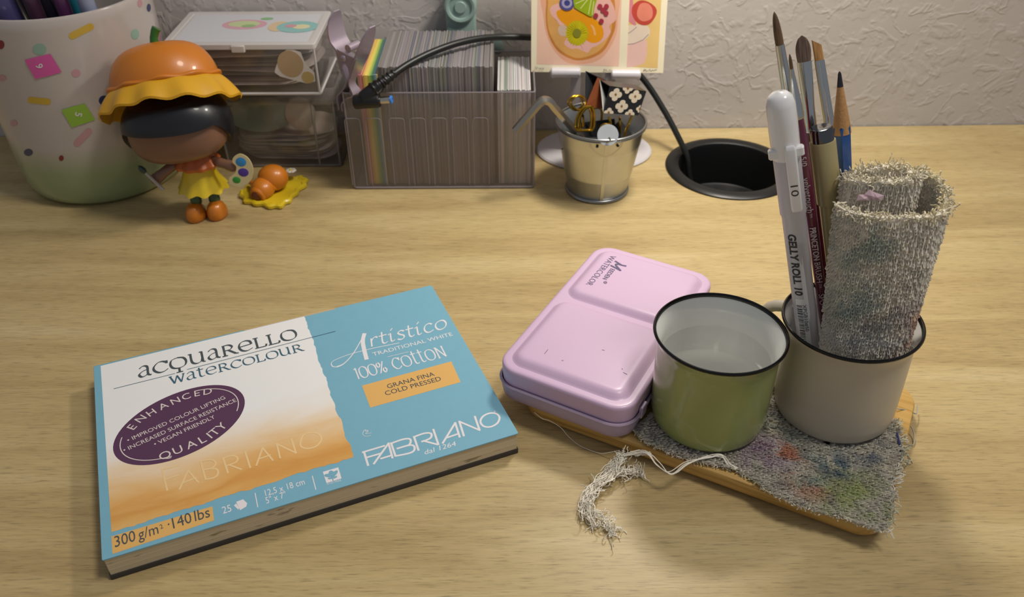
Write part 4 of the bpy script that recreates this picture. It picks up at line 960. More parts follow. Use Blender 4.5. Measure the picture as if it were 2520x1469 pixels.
# lilac spring clamp on the end wall of the bin
LIL = mat('clamp_lilac', '#a99cab', .32, .35, coat=.3)
cy = 54.2; co = Vector((BX0, cy, 6.4))
clm = thing('spring_clamp', 'lilac metal spring clamp gripping the end of the card bin', 'clamp', tuple(co), (0, 0, radians(-34)))
def sheet(mb, prof, wy, t=.09):
    """bent sheet metal: profile in x-z, widths across"""
    pts = crom([Vector((x, 0, z)) for x, z in prof], 5); n = len(pts); a = []; b = []
    for i, p in enumerate(pts):
        dd = (pts[min(i + 1, n - 1)] - pts[max(i - 1, 0)]).normalized(); nn = Vector((-dd.z, 0, dd.x)) * t / 2
        u = i / (n - 1) * (len(wy) - 1); k = min(int(u), len(wy) - 2); w = (wy[k] + (wy[k + 1] - wy[k]) * (u - k)) / 2
        a.append([p + nn + Vector((0, -w, 0)), p + nn + Vector((0, w, 0)), p - nn + Vector((0, w, 0)), p - nn + Vector((0, -w, 0))])
    mb.rings(a, True, True, True)
def C(px, py): p = aty(px, py, cy); return (p.x - co.x, p.z - co.z)
q = MB(); sheet(q, [C(831, 24), C(824, 55), C(832, 92), C(850, 115), C(862, 160), C(872, 190), C(858, 215), (-.12, .3), (-.09, -.6)], [.5, 1.15, 1.42, 1.5, 1.42, 1.2, 1.0, .95, 1.0, 1.05, 1.1, 1.15, 1.2]); obj('lever', q, LIL, clm)
q = MB(); sheet(q, [C(946, 42), C(930, 75), C(915, 110), C(900, 140), C(886, 172), C(880, 196), C(892, 218), (.75, .4), (.22, -.1), (.22, -.6)], [.5, 1.15, 1.42, 1.5, 1.42, 1.2, 1.0, .95, 1.0, 1.05, 1.1, 1.15, 1.2]); obj('lever', q, LIL, clm)
q = MB(); pl = [C(842, 108), C(880, 118), C(912, 124), C(898, 160), C(878, 185), C(872, 140), C(864, 150), C(858, 160)]
pl = [C(842, 108), C(878, 116), C(912, 122), C(890, 178), C(884, 150), C(868, 132), C(862, 172)]
q.rings([[(x, -.62, z) for x, z in pl], [(x, -.54, z) for x, z in pl]], True, True, True); obj('cheek_plate', q, LIL, clm)
x, z = C(872, 128); q = MB(); q.ball((x, -.66, z), .22, .10, .22, 16, 8); obj('rivet', q, LIL, clm)
x, z = C(882, 104); q = MB(); q.tube([(x, -.5, z), (x, .5, z)], .26, 16); obj('spring', q, LIL, clm)

# ================================================================== two clear boxes of stickers
LIDW = frosted('lid_white', '#e8e4e2', .4); CBX = clear('box_clear', '#f9f7f7', .10, .05, '#d8d0cd')
def slip(name, mb_fn): pass
RNDS = random.Random(8)
def paper_piece(name, label, group, c, w, d, z, rz, wav, mt):
    n = 14; out = rrect(w, d, min(w, d) * .35, 5); ph = RNDS.uniform(0, 6)
    q = MB(); top = []; 
    for k in (1.0, .6, .2): top.append([(x * k, y * k, wav * sin(x * k * 1.3 + ph) + wav * .6 * cos(y * k * 1.7 + ph) + .02) for x, y in out])
    q.rings(top, True, False, True); q.rings([[(x, y, zz - .03) for x, y, zz in r] for r in top][::-1], True, True, False); q.rings([[(x, y, zz - .03) for x, y, zz in top[0]], top[0]], True)
    obj(name, q, mt, None, label, 'sticker', group, loc=(c[0], c[1], z), rot=(0, 0, rz))
# lower box
LX0, LX1, LY0, LY1, LZ = -21.0, -12.25, 56.5, 61.9, 6.15
lc = ((LX0 + LX1) / 2, (LY0 + LY1) / 2)
lb_ = thing('sticker_box', 'lower clear plastic box filled with a pile of die-cut stickers', 'box', (lc[0], lc[1], 0))
w_, d_ = LX1 - LX0, LY1 - LY0
q = MB(); q.loft(w_, d_, .5, [(.25, .02), (.15, .1), (0, 5.2), (.12, 5.2), (.25, .2)], n=5); obj('box_body', q, CBX, lb_)
q = MB(); q.loft(w_ + .3, d_ + .1, .5, [(0, 5.0), (0, 6.0), (.1, LZ), (.22, LZ - .02), (.15, 5.9), (.14, 5.0)], n=5, cap0=False); obj('lid', q, clear('lid_clear', '#f0eeec', .12, .16, '#b9b4ae'), lb_)
q = MB()
for x, y in ((-w_ / 2 + .25, -d_ / 2 + .12), (w_ / 2 - .25, -d_ / 2 + .12), (w_ / 2 - 1.75, -d_ / 2 + .05)): q.tube([(x * .985, y + .12, .1), (x, y, 5.1)], .09, 8)
o = [Vector((x, y, .12)) for x, y in rrect(w_ - .5, d_ - .5, .4, 4)]; q.tube(o + [o[0]], .09, 6, False)
obj('box_edging', q, clear('box_edge', '#d6d2ce', .2, .5, '#b8b3ac'), lb_)
q = MB(); q.box(w_ / 2 - .35, w_ / 2 + .12, -.5, .9, 3.2, 5.9, .1); obj('side_latch', q, clear('lid_clear'), lb_)
PALE = [mat('sticker_paper_' + str(i), c, .6) for i, c in enumerate(('#e0d8d0', '#d0c6c8', '#e4ded8', '#c4ccc0', '#d6cabc'))]
SG = 'stickers piled in the lower clear box'
for i in range(20):
    paper_piece('die_cut_sticker', 'wavy pale paper sticker in the pile inside the lower clear box', SG, (lc[0] + RNDS.uniform(-.5, .5), lc[1] + RNDS.uniform(-.3, .3)), RNDS.uniform(5.6, 7), RNDS.uniform(3.4, 4.0), .34 + i * .105, RNDS.uniform(-.12, .12), .05, PALE[i % 5])
q = MB(); q.rings([[(x, -.03, z) for x, z in circle((0, 0), 2.3, 28, 1.25)], [(x, .03, z) for x, z in circle((0, 0), 2.3, 28, 1.25)]], True, True, True)
obj('die_cut_sticker', q, mat('sticker_sage', '#8fa696', .6), None, 'sage green oval sticker standing inside the lower clear box', 'sticker', loc=(-18.0, 57.6, 3.75), rot=(-.25, 0, .05))
q = MB(); q.rings([[(x, -.03, z) for x, z in circle((0, 0), 1.1, 28, 1.2)], [(x, .03, z) for x, z in circle((0, 0), 1.1, 28, 1.2)]], True, True, True)
obj('die_cut_sticker', q, mat('sticker_cream', '#c3bcae', .6), None, 'cream round sticker standing inside the lower clear box', 'sticker', loc=(-15.1, 57.5, 3.85), rot=(-.25, 0, -.1))
# upper box with hinged white lid
UX0, UX1, UY0, UY1, U0, U1 = -22.95, -12.95, 55.45, 61.95, LZ + .02, 9.45
uc = ((UX0 + UX1) / 2, (UY0 + UY1) / 2); w_, d_ = UX1 - UX0, UY1 - UY0
ub = thing('sticker_box', 'upper clear box with a white picture lid on top of the other box', 'box', (uc[0], uc[1], U0))
h = U1 - U0
q = MB(); q.loft(w_, d_, .2, [(.02, 0), (0, .06), (0, h), (.1, h), (.1, .12)], n=3); obj('box_body', q, CBX, ub)
q = MB()
o = [Vector((x, y, .08)) for x, y in rrect(w_ - .04, d_ - .04, .2, 3)]; q.tube(o + [o[0]], .11, 6, False)
for sx in (-1, 1): q.tube([(sx * (w_ / 2 - .06), -d_ / 2 + .06, .1), (sx * (w_ / 2 - .06), -d_ / 2 + .06, h)], .09, 6)
obj('box_edging', q, LIDW, ub)
q = MB(); q.loft(w_ + .16, d_ + .1, .2, [(.04, h - .12), (0, h - .08), (0, h + .22), (.05, h + .26), (.42, h + .26), (.46, h + .20)], n=3); lid = obj('lid', q, LIDW, ub)
q = MB(); q.box(-.45, .45, -d_ / 2 - .16, -d_ / 2 + .1, h - .28, h + .2, .05); obj('latch', q, LIDW, lid)
def lu(px, py): p = atz(px, py, U0 + h + .22); return (p.x - uc[0], p.y - uc[1])
q = MB(); q.loft(w_ - 1.1, d_ - 1.1, .1, [(0, h + .2), (0, h + .212)], n=2); pic = obj('lid_picture', q, frosted('lid_sheet', '#e6e7ec', .28), lid)
zl = h + .216
for name, pts, c in (('pink_print', circle((0, 0), 1.55, 28, 1.0), '#c99aa6'), ('green_print', circle((-.05, .1), 1.1, 24, .62), '#b9c493'), ('leaf_print', circle((.35, -.3), .5, 18, .3), '#8fae78'), ('leaf_print', circle((1.3, 1.15), .45, 18, .25), '#7fae7c')):
    o_ = lu(602, 60); q = MB(); q.flat([(o_[0] + x, o_[1] + y) for x, y in pts], zl); zl += .003; obj(name, q, mat('print_' + c.strip('#'), c, .5), pic, ang=0)
for name, pts, c in (('tan_print', circle((-1.0, .1), .75, 24, 1.0), '#cdb491'), ('teal_print', circle((.3, 0), 1.45, 28, 1.15), '#86b3b0'), ('cream_print', circle((.55, .0), .6, 20, .45), '#cfc8a0'), ('rose_print', circle((-.2, .15), .4, 16, .3), '#c48f98')):
    o_ = lu(722, 66); q = MB(); q.flat([(o_[0] + x, o_[1] + y) for x, y in pts], zl); zl += .003; obj(name, q, mat('print_' + c.strip('#'), c, .5), pic, ang=0)
# sticker on the front of the upper box: two plain round shapes on a white backing
def fu(px, py): p = aty(px, py, UY0); return (p.x - uc[0], p.z - U0)
def front(name, pts, yo, c, par, lab=None):
    q = MB(); q.rings([[(x, -d_ / 2 - yo, z) for x, z in pts], [(x, -d_ / 2 - yo + .01, z) for x, z in pts]], True, True, True); return obj(name, q, mat('stk_' + c.strip('#'), c, .5), par, lab, ang=0)
stk = front('front_sticker', [fu(*p) for p in ((678, 168), (690, 132), (712, 118), (740, 128), (752, 158), (774, 178), (776, 200), (755, 205), (720, 196), (690, 188), (676, 178))][::-1], .03, '#d2cdc8', ub, 'white-backed sticker with two plain tan shapes')
a = fu(715, 157); front('tan_shape', [(a[0] + x, a[1] + z) for x, z in circle((0, 0), .86, 24, .92)], .04, '#b29a78', stk)
a = fu(758, 190); front('gold_shape', [(a[0] + x, a[1] + z) for x, z in circle((0, 0), .42, 20, .42)], .04, '#b8a06a', stk)
SG2 = 'sheets lying in the upper clear box'
for i in range(12):
    paper_piece('sticker_sheet', 'curled whitish sticker sheet inside the upper clear box', SG2, (uc[0] + RNDS.uniform(-.7, .7), uc[1] + RNDS.uniform(-.4, .2)), RNDS.uniform(6.5, 8.6), RNDS.uniform(3.8, 5.0), U0 + .28 + i * .2, RNDS.uniform(-.1, .1), .07, PALE[(i * 2) % 5])

# ================================================================== big confetti cup
PC = (-29.25, 56.15); PH = 13.0
cup = thing('ceramic_cup', 'large white ceramic cup with coloured confetti and a pale green foot', 'cup', (PC[0], PC[1], 0))
def cup_mat():
    m, nt, b = nodes('cup_glaze'); L = nt.links; tc = N(nt, 'ShaderNodeTexCoord'); sx = N(nt, 'ShaderNodeSeparateXYZ'); L.new(tc.outputs['Object'], sx.inputs[0])
    mr = N(nt, 'ShaderNodeMapRange'); mr.inputs[1].default_value = .026; mr.inputs[2].default_value = .046; L.new(sx.outputs['Z'], mr.inputs[0])
    c = ramp(nt, mr.outputs[0], [(0, '#93a278'), (1, '#b9b0aa')]); L.new(c.outputs[0], b.inputs['Base Color'])
    b.inputs['Roughness'].default_value = .2; b.inputs['Coat Weight'].default_value = .4; return m
CPROF = [(3.6, .06), (4.4, 0), (4.85, .08), (5.2, .4), (5.42, 1.0), (5.55, 2.2), (5.66, 5), (5.72, 9), (5.75, 12.3), (5.74, 12.8), (5.66, 12.97)]
def crad(z):
    for (r0, z0), (r1, z1_) in zip(CPROF[1:], CPROF[2:]):
        if z0 <= z <= z1_: return r0 + (r1 - r0) * (z - z0) / (z1_ - z0)
    return 5.7
q = MB(); q.lathe(CPROF + [(5.55, 13.0), (5.42, 12.9), (5.38, 12.5), (5.3, 2), (4.8, .8), (0, .7)], 96, cap1=False); obj('cup_body', q, cup_mat(), cup)
def on_cup(px, py):
    d = ray(px, py); o = Vector((CAM.x - PC[0], CAM.y - PC[1])); R_ = 5.65
    for _ in range(5):
        a = d.x ** 2 + d.y ** 2; b = 2 * (o.x * d.x + o.y * d.y); c = o.x ** 2 + o.y ** 2 - R_ ** 2
        t = (-b - sqrt(max(b * b - 4 * a * c, 0))) / (2 * a); z = CAM.z + d.z * t; R_ = crad(max(0, min(z, 12.9)))
    return atan2(o.y + d.y * t, o.x + d.x * t), z
def cup_patch(name, px_poly, col, off=.012, rough=.25, sub=3, lab=None):
    th = [on_cup(*p) for p in px_poly]; c = (sum(t for t, _ in th) / len(th), sum(z for _, z in th) / len(th)); q = MB(); rg = []
    for k in range(1, sub + 1): rg.append([(c[0] + (t - c[0]) * k / sub, c[1] + (z - c[1]) * k / sub) for t, z in th])
    rg = [[((crad(z) + off) * cos(t), (crad(z) + off) * sin(t), z) for t, z in r] for r in rg]
    q.rings(rg, True, True, False); return obj(name, q, mat('glaze_' + col.strip('#'), col, rough, coat=.3), cup, lab)
def cap_px(a, b, w):
    t = atan2(b[1] - a[1], b[0] - a[0]); o = []
    n_ = 8
    for k in range(9): o.append((b[0] + w * cos(t - pi / 2 + pi * k / 8), b[1] + w * sin(t - pi / 2 + pi * k / 8)))
    for k in range(9): o.append((a[0] + w * cos(t + pi / 2 + pi * k / 8), a[1] + w * sin(t + pi / 2 + pi * k / 8)))
    d_ = []
    for i in range(len(o)):
        p_, q_ = o[i], o[(i + 1) % len(o)]; m_ = 8 if hypot(q_[0] - p_[0], q_[1] - p_[1]) > 12 else 1
        d_ += [(p_[0] + (q_[0] - p_[0]) * j / m_, p_[1] + (q_[1] - p_[1]) * j / m_) for j in range(m_)]
    return d_
YEL, NAV, PNK, TEA, RED = '#c4a238', '#22335e', '#bd8f95', '#8fae9f', '#7e2330'
for a, b, w, c in (((178, 88), (222, 66), 9, YEL), ((76, 246), (117, 250), 8, YEL), ((190, 352), (218, 324), 9, PNK), ((392, 96), (390, 74), 5, PNK)): cup_patch('confetti_stroke', cap_px(a, b, w), c)
for p, rx, ry, c in (((97, 121), 17, 14, TEA), ((332, 84), 10, 13, TEA), ((2, 110), 9, 11, RED), ((366, 19), 5, 10, NAV), ((344, 8), 6, 10, PNK), ((187, 180), 11, 10, PNK), ((297, 157), 8, 12, PNK), ((5, 192), 11, 8, PNK), ((256, 247), 13, 12, NAV), ((34, 303), 9, 8, PNK), ((70, 375), 11, 9, NAV), ((151, 389), 6, 7, RED), ((6, 374), 4, 6, RED)):
    cup_patch('confetti_spot', circle(p, rx, 20, ry), c)
fp = cup_patch('paper_flag', [(61, 147), (92, 139), (124, 132), (138, 154), (152, 177), (120, 186), (88, 194), (74, 170)], '#d457a0', .05, .7, lab='bright pink sticky flag')
fg = cup_patch('paper_flag', [(151, 270), (180, 261), (208, 254), (221, 274), (234, 294), (205, 304), (177, 313), (164, 291)], '#8fb83c', .05, .7, lab='lime green sticky flag')
def flag_no(ch, c, rot, par):
    vs, fs, w = letters(ch, .01); q = MB(); out = []
    for x, y in vs:
        x, y = (x - w / 2) * 24, (y - .36) * 24; t, z = on_cup(c[0] + x * cos(rot) + y * sin(rot), c[1] + x * sin(rot) - y * cos(rot)); r = crad(z) + .065; out.append((r * cos(t), r * sin(t), z))
    q.add(out, fs); obj('flag_number', q, WHT, par, ang=0)
flag_no('6', (97, 162), radians(-105), fp); flag_no('5', (194, 281), radians(100), fg)
# pens standing in the cup
for i, (px, r, c, lab) in enumerate(((14, .75, '#4a4572', 'thick slate violet marker standing in the ceramic cup'), (66, .28, '#8a8684', 'slim silver pen leaning in the ceramic cup'), (86, .42, '#4c2c40', 'dark plum pen leaning in the ceramic cup'), (120, .5, '#2a2838', 'near black pen leaning in the ceramic cup'), (158, .4, '#5c2d5a', 'purple pen leaning in the ceramic cup'), (190, .5, '#1f6a7c', 'teal pen leaning in the ceramic cup'), (218, .45, '#8a92aa', 'grey blue pen leaning in the ceramic cup'))):
    y = 53.0 if i % 2 == 0 else 54.7; p = aty(px, 22, y); base = Vector((PC[0] - .9 + i * .72, PC[1] + (-2.2 if i % 2 == 0 else .3), 1.3))
    lean = (p - base).normalized(); L_ = 15.5
    t = thing('marker_pen', lab, 'pen', tuple(base), lean.to_track_quat('Z', 'Y').to_euler(), 'pens in the ceramic cup')
    q = MB(); q.lathe([(r * .4, 0), (r * .8, .3), (r, 1), (r, 9.2)], 20); mt = mat('pen_' + c.strip('#'), c, .3, .9 if i == 1 else 0, coat=.4); obj('barrel', q, mt, t)
    q = MB(); q.lathe([(r * 1.08, 9.1), (r * 1.1, 9.2), (r * 1.06, L_ - .4), (r * .7, L_ - .05), (0, L_)], 20); obj('cap', q, mt, t)

# ================================================================== small toy figure (plain, without a face) and what it holds
TX, TY = -20.35, 50.15
def V(hexc, n): return mat('vinyl_' + n, hexc, .38, coat=.2)
ORG, YLW, BRN, HAIR = V('#c8761c', 'orange'), V('#d9bd22', 'yellow'), V('#7a5644', 'brown'), V('#16161c', 'black')
HX = -.62
toy = thing('toy_figure', 'small vinyl toy figure in an orange hat and yellow skirt beside the big cup', 'toy', (TX, TY, 0))
for i, (sx, sy) in enumerate(((-.68, -.55), (.66, -.30))):
    q = MB(); rg = []
    for z, k in ((0, .86), (.06, .95), (.28, 1.0), (.55, .97), (.85, .82), (1.05, .6), (1.15, .35)): rg.append([(sx + .66 * k * cos(2 * pi * j / 20), sy - .12 * z + .85 * k * sin(2 * pi * j / 20), z) for j in range(20)])
    q.rings(rg, True, True, True); sh_ = obj('shoe', q, ORG, toy)
    q = MB(); q.lathe([(.34, 1.0), (.38, 1.1), (.36, 1.35), (.30, 1.45), (.30, 2.3)], 16, (sx * .85, sy + .25)); obj('leg', q, V('#3c5a34', 'green'), toy)
q = MB(); rg = []
for z, r in ((2.05, 1.62), (2.2, 1.55), (2.65, 1.28), (3.25, 1.05), (3.9, .9)):
    rg.append([((r + .10 * cos(10 * 2 * pi * j / 80) * max(0, (3 - z) / 1.2)) * cos(2 * pi * j / 80), (r + .10 * cos(10 * 2 * pi * j / 80) * max(0, (3 - z) / 1.2)) * .9 * sin(2 * pi * j / 80), z - .07 * cos(20 * pi * j / 80) * (z < 2.4)) for j in range(80)])
q.rings(rg, True, True, True); obj('skirt', q, YLW, toy)
q = MB(); rg = []
for z, r in ((3.75, 1.45), (3.95, 1.5), (4.2, 1.3), (4.9, .9)): rg.append([((r + .07 * cos(22 * pi * j / 80)) * cos(2 * pi * j / 80), (r + .07 * cos(22 * pi * j / 80)) * .9 * sin(2 * pi * j / 80), z) for j in range(80)])
q.rings(rg, True, True, True); obj('collar', q, V('#b65a16', 'rust'), toy)
HL, HRt = Vector(aty(385, 440, 49.2)) - Vector((TX, TY, 0)), Vector(aty(572, 409, 49.5)) - Vector((TX, TY, 0))
for hnd, sx in ((HL, -1), (HRt, 1)):
    sh0 = Vector((sx * .95, -.1, 4.1)); q = MB(); q.tube(crom([sh0, sh0.lerp(hnd, .5) + Vector((0, -.1, .05)), hnd], 5), [.30] * 4 + [.32] * 4 + [.36] * 3, 14)
    q.ball(tuple(hnd), .40, .36, .38, 16, 10); obj('arm', q, BRN, toy)
head_m = Matrix.Translation((HX, -.05, 6.35)) @ Matrix.Rotation(radians(-8.5), 4, 'Y')
hat_m = head_m @ Matrix.Translation((-.2, .6, .85)) @ Matrix.Rotation(radians(-3), 4, 'Y') @ Matrix.Rotation(radians(-25), 4, 'X') @ Matrix.Translation((0, 0, -.25))
def hd(name, mb, mt):
    if name.startswith('hat'): mb.v = [(x, y * (.82 if y > 0 else 1), z) for x, y, z in mb.v]
    mb.xf(hat_m if name.startswith('hat') else head_m); return obj(name, mb, mt, toy)
q = MB(); rg = []
for i in range(19):
    a = -pi / 2 + pi * i / 18; zc_ = math.copysign(abs(sin(a)) ** .75, sin(a)) * 1.95; k = max(cos(a), .02) ** .62
    rg.append([(3.15 * k * math.copysign(abs(cos(2 * pi * j / 40)) ** .85, cos(2 * pi * j / 40)), 2.35 * k * math.copysign(abs(sin(2 * pi * j / 40)) ** .85, sin(2 * pi * j / 40)), zc_) for j in range(40)])
q.rings(rg, True, True, True); hd('head', q, BRN)
q = MB(); rg = []; nh = 72                            # smooth cap of hair, lower at the sides and back
for u in range(13):
    t = u / 12; ring = []
    for j in range(nh):
        a = 2 * pi * j / nh; fr_ = max(0, -sin(a)); low = -1.55 + 2.1 * min(1, fr_ * 1.9) ** .8 - .25 * cos(a) * fr_; z = low + (2.0 - low) * t
        k = sqrt(max(.02, 1 - (z / 2.45) ** 2)) ** .62; ring.append((3.42 * k * math.copysign(abs(cos(a)) ** .88, cos(a)), 2.62 * k * math.copysign(abs(sin(a)) ** .88, sin(a)), z))
    rg.append(ring)
rg = [[(x * .93, y * .93, z + .05) for x, y, z in rg[0]]] + rg
q.rings(rg, True, False, True)
hd('hair', q, HAIR)
q = MB(); rg = []; nb = 96
for u in range(9):
    t = u / 8; r = 3.25 + 1.25 * t ** .8; z = 2.05 - 1.35 * t ** 1.3
    rg.append([((r + .10 * t * cos(26 * pi * j / nb)) * cos(2 * pi * j / nb), (r * .84 + .10 * t * cos(26 * pi * j / nb)) * sin(2 * pi * j / nb), z + .10 * t * cos(26 * pi * j / nb) - .25 * t * abs(cos(2 * pi * j / nb)) + .25 * t * max(0, -sin(2 * pi * j / nb))) for j in range(nb)])
rg2 = [[(x * .985, y * .985, z - .14) for x, y, z in r] for r in rg][::-1]
q.rings(rg + rg2, True); hd('hat_brim', q, V('#d6a01e', 'amber'))
q = MB(); rg = []
for t in range(15):
    a = pi / 2 * t / 14; r = 3.42 * max(cos(a), .01) ** .55; z = 1.95 + 2.45 * sin(a) ** 1.15
    rg.append([(r * cos(2 * pi * j / 72), r * .84 * sin(2 * pi * j / 72), z) for j in range(72)])
q.rings(rg, True, True, True); hat = hd('hat_crown', q, ORG)
q = MB(); rg = []
for t in range(10):
    b = 2 * pi * t / 10; rg.append([((3.45 + .16 * cos(b) + .06 * cos(20 * pi * j / 96)) * cos(2 * pi * j / 96), (3.45 * .84 + .16 * cos(b) + .06 * cos(20 * pi * j / 96)) * sin(2 * pi * j / 96), 2.0 + .16 * sin(b) + .05 * cos(20 * pi * j / 96)) for j in range(96)])
q.rings(rg + [rg[0]], True); hd('hat_band', q, ORG)
q = MB(); q.tube([(.35, -.9, 4.2), (.45, -1.0, 4.6), (.65, -1.05, 4.95), (.8, -1.05, 5.1)], [.28, .24, .25, .28], 12); hd('hat_knob', q, V('#2f6a22', 'leaf'))
# palette and brush in its hands
pc = HRt + Vector((TX, TY, 0)); q = MB()
out = crom([(x, 0, z) for x, z in ((-.28, .95), (.15, 1.12), (.62, .8), (.82, .1), (.55, -.65), (-.1, -1.02), (-.72, -.85), (-.78, -.45), (-.35, -.1), (-.22, .3), (-.42, .6))], 5, True)[:-1]
q.rings([[(p.x, -.06, p.z) for p in out], [(p.x, .06, p.z) for p in out]], True, True, True)
pal = thing('paint_palette', 'tiny cream paint palette with three dabs held by the toy figure', 'palette', (pc.x + .62, pc.y - .46, pc.z - .10), (radians(-12), 0, 0))
obj('board', q, V('#c9b98a', 'cream'), pal)
for x, z, rx, rz, c in ((.12, .60, .34, .30, '#2f7fb8'), (.18, -.08, .34, .28, '#4a2f88'), (-.32, -.58, .26, .22, '#2f8a2c')):
    q = MB(); q.rings([[(a, -.063, b) for a, b in circle((x, z), rx, 20, rz)], [(a, -.075, b) for a, b in circle((x, z), rx * .9, 20, rz * .9)]], True, False, True); obj('paint_dab', q, V(c, 'dab' + c[1:]), pal)
b0, b1 = Vector(aty(403, 468, 48.65)), Vector(aty(340, 408, 48.8)); dd = (b1 - b0).normalized()
tb = thing('toy_paintbrush', 'tiny paintbrush held in the lower hand of the toy figure', 'paintbrush', tuple(b0)); L_ = (b1 - b0).length
q = MB(); q.tube([dd * 0, dd * .3, dd * (L_ - .6)], [.10, .12, .10], 10); obj('handle', q, V('#a8a29c', 'grey'), tb)
q = MB(); q.tube([dd * (L_ - .6), dd * (L_ - .4), dd * (L_ - .15), dd * L_], [.12, .2, .16, .03], 10); obj('bristles', q, V('#2b4038', 'darkgreen'), tb)

# little reclining animal toy on a yellow scalloped mat
mo = atz(675, 470, 0); q = MB(); outl = []
px = [(592, 478), (604, 498), (640, 506), (682, 512), (712, 497), (735, 473), (757, 451), (746, 437), (722, 440), (690, 430), (640, 445), (608, 462)]
base = crom([tuple((atz(x, y, .15) - mo).xy) + (0,) for x, y in px], 6, True)[:-1]
for i, p in enumerate(base): k = 1 + .045 * sin(i * 1.35); outl.append((p.x * k, p.y * k))
sc_ = lambda k, z: [(x * k, y * k, z) for x, y in outl]
q.rings([sc_(.95, .0), sc_(1.0, .08), sc_(1.0, .26), sc_(.95, .36), sc_(.88, .36), sc_(.84, .28)], True, True, True)
obj('toy_mat', q, YLW, None, 'yellow scalloped toy mat under the small orange animal', 'toy mat', loc=(mo.x, mo.y, 0))
pet = thing('toy_animal', 'tiny plain orange animal toy lying on the yellow mat', 'toy', (mo.x, mo.y, .28))
def mv(px, py, z): return atz(px, py, z) - Vector((mo.x, mo.y, .28))
hc = mv(672, 437, 1.15); bc = mv(648, 462, .8); fc = mv(634, 480, .62)
q = MB(); q.ball(tuple(bc), .82, .95, .72, 24, 14); obj('body', q, ORG, pet)
q = MB(); q.ball(tuple(hc), 1.05, .95, .92, 28, 16); obj('head', q, ORG, pet)
q = MB(); q.tube([bc.lerp(fc, .3), fc, fc + (fc - bc).normalized() * .12], [.60, .58, .48], 20); ft = obj('foot', q, ORG, pet)
q = MB(); q.ball(tuple(fc + (fc - bc).normalized() * .10), .40, .18, .36, 18, 10); obj('sole', q, V('#6e3416', 'russet'), pet)
q = MB(); q.tube([bc + Vector((-.6, 0, .2)), mv(616, 448, .75)], [.2, .18], 12); obj('paw', q, ORG, pet)
q = MB(); q.tube([bc + Vector((.6, -.2, .1)), mv(685, 462, .55)], [.22, .18], 12); obj('paw', q, ORG, pet)
q = MB(); f0 = mv(716, 421, 1.0)
for k in range(7): q.ball((f0.x + .24 * cos(k * .9), f0.y + .2 * sin(k * .9), f0.z + .05), .16, .16, .08, 10, 6)
fl_ = obj('flower', q, V('#d8d2c8', 'petal'), pet)
q = MB(); q.ball((f0.x, f0.y - .05, f0.z + .10), .13, .13, .08, 10, 6); obj('flower_centre', q, YLW, fl_)

# ================================================================== white display stand with two watercolour cards
SWH = mat('stand_white', '#cfcbd0', .35, coat=.2)
so = (6.25, 59.05); stand = thing('display_stand', 'white display stand with a round foot holding two painted cards', 'stand', (so[0], so[1], 0))
q = MB(); q.lathe([(4.2, 0), (4.33, .05), (4.35, .15), (4.25, .26), (0, .3)], 64, cap1=False, sy=.79); obj('foot', q, SWH, stand)
CYB, LEANC = 57.0, radians(14)
cu_, cn = Vector((0, sin(LEANC), cos(LEANC))), Vector((0, -cos(LEANC), sin(LEANC)))
org = aty(1307, 177, CYB)
CR = Vector((cos(-.014), 0, sin(-.014)))                 # the cards hang a touch out of level
def cardp(px, py):
    """photo point -> coordinates in the plane of the cards"""
    d = ray(px, py); n_ = CR.cross(cu_); t = (org - CAM).dot(n_) / d.dot(n_); p = CAM + d * t - org
    u2 = cu_ - CR * cu_.dot(CR); return (p.dot(CR), p.dot(u2) / u2.length)
def c3(u, v, w=0.0): p = org + CR * u + cu_ * v + cn * w; return p
for px in (1406, 1491):
    a = cardp(px, 182); b = cardp(px + 25, 182); q = MB(); rg = []
    for v, w in ((a[1] - .05, -.12), (a[1] + 4.5, -.12)):
        rg.append([c3(a[0], v, w), c3(b[0], v, w), c3(b[0], v, w - .25), c3(a[0], v, w - .25)])
    low = [Vector((p.x, so[1] - .4 + (.25 if k > 1 else 0), .2)) for k, p in enumerate(rg[0])]
    q.rings([low] + rg, True, True, True); q.v = [(x - so[0], y - so[1], z) for x, y, z in q.v]; obj('upright', q, mat('stand_frost', '#b3adb0', .4), stand)
for (x0, x1, yy) in ((1355, 1428, 176), (1503, 1575, 181)):
    q = MB(); a, b = cardp(x0, yy), cardp(x1, yy); v = a[1] - .02
    pp = [c3(a[0], v, .22), c3(a[0] + .08, v, .22), c3(b[0] - .08, v, .22), c3(b[0], v, .22)]
    q.tube(pp, [.25, .34, .34, .25], 16, True, 1.0); q.tube([c3(a[0] + .15, v - .28, .25), c3(a[0] + .15, v - .28, -.3)], .12, 8); q.tube([c3(b[0] - .15, v - .28, .25), c3(b[0] - .15, v - .28, -.3)], .12, 8)
    q.v = [(x - so[0], y - so[1], z) for x, y, z in q.v]; obj('hook', q, SWH, stand)
def paint(name, hexc, soft=.12, sc_n=60):
    return mat('wash_' + name, hexc, .8, spec=.2, vary=(sc_n, soft))
def card(name, label, px0, px1, w):
    u0 = cardp(px0, 179)[0]; u1 = cardp(px1, 183)[0]; t = thing(name, label, 'picture card', tuple(c3(u0, 0, w)))
    o = c3(u0, 0, w); q = MB()
    q.rings([[c3(u0, 0, w), c3(u1, 0, w), c3(u1, 9.4, w), c3(u0, 9.4, w)], [c3(u0, 0, w - .05), c3(u1, 0, w - .05), c3(u1, 9.4, w - .05), c3(u0, 9.4, w - .05)]][::-1], True, True, True)
    q.v = [tuple(Vector(p) - o) for p in q.v]; obj('paper', q, mat('card_cream', '#e6dcc0', .8, spec=.2), t); return t, o, w
LAY = [0]
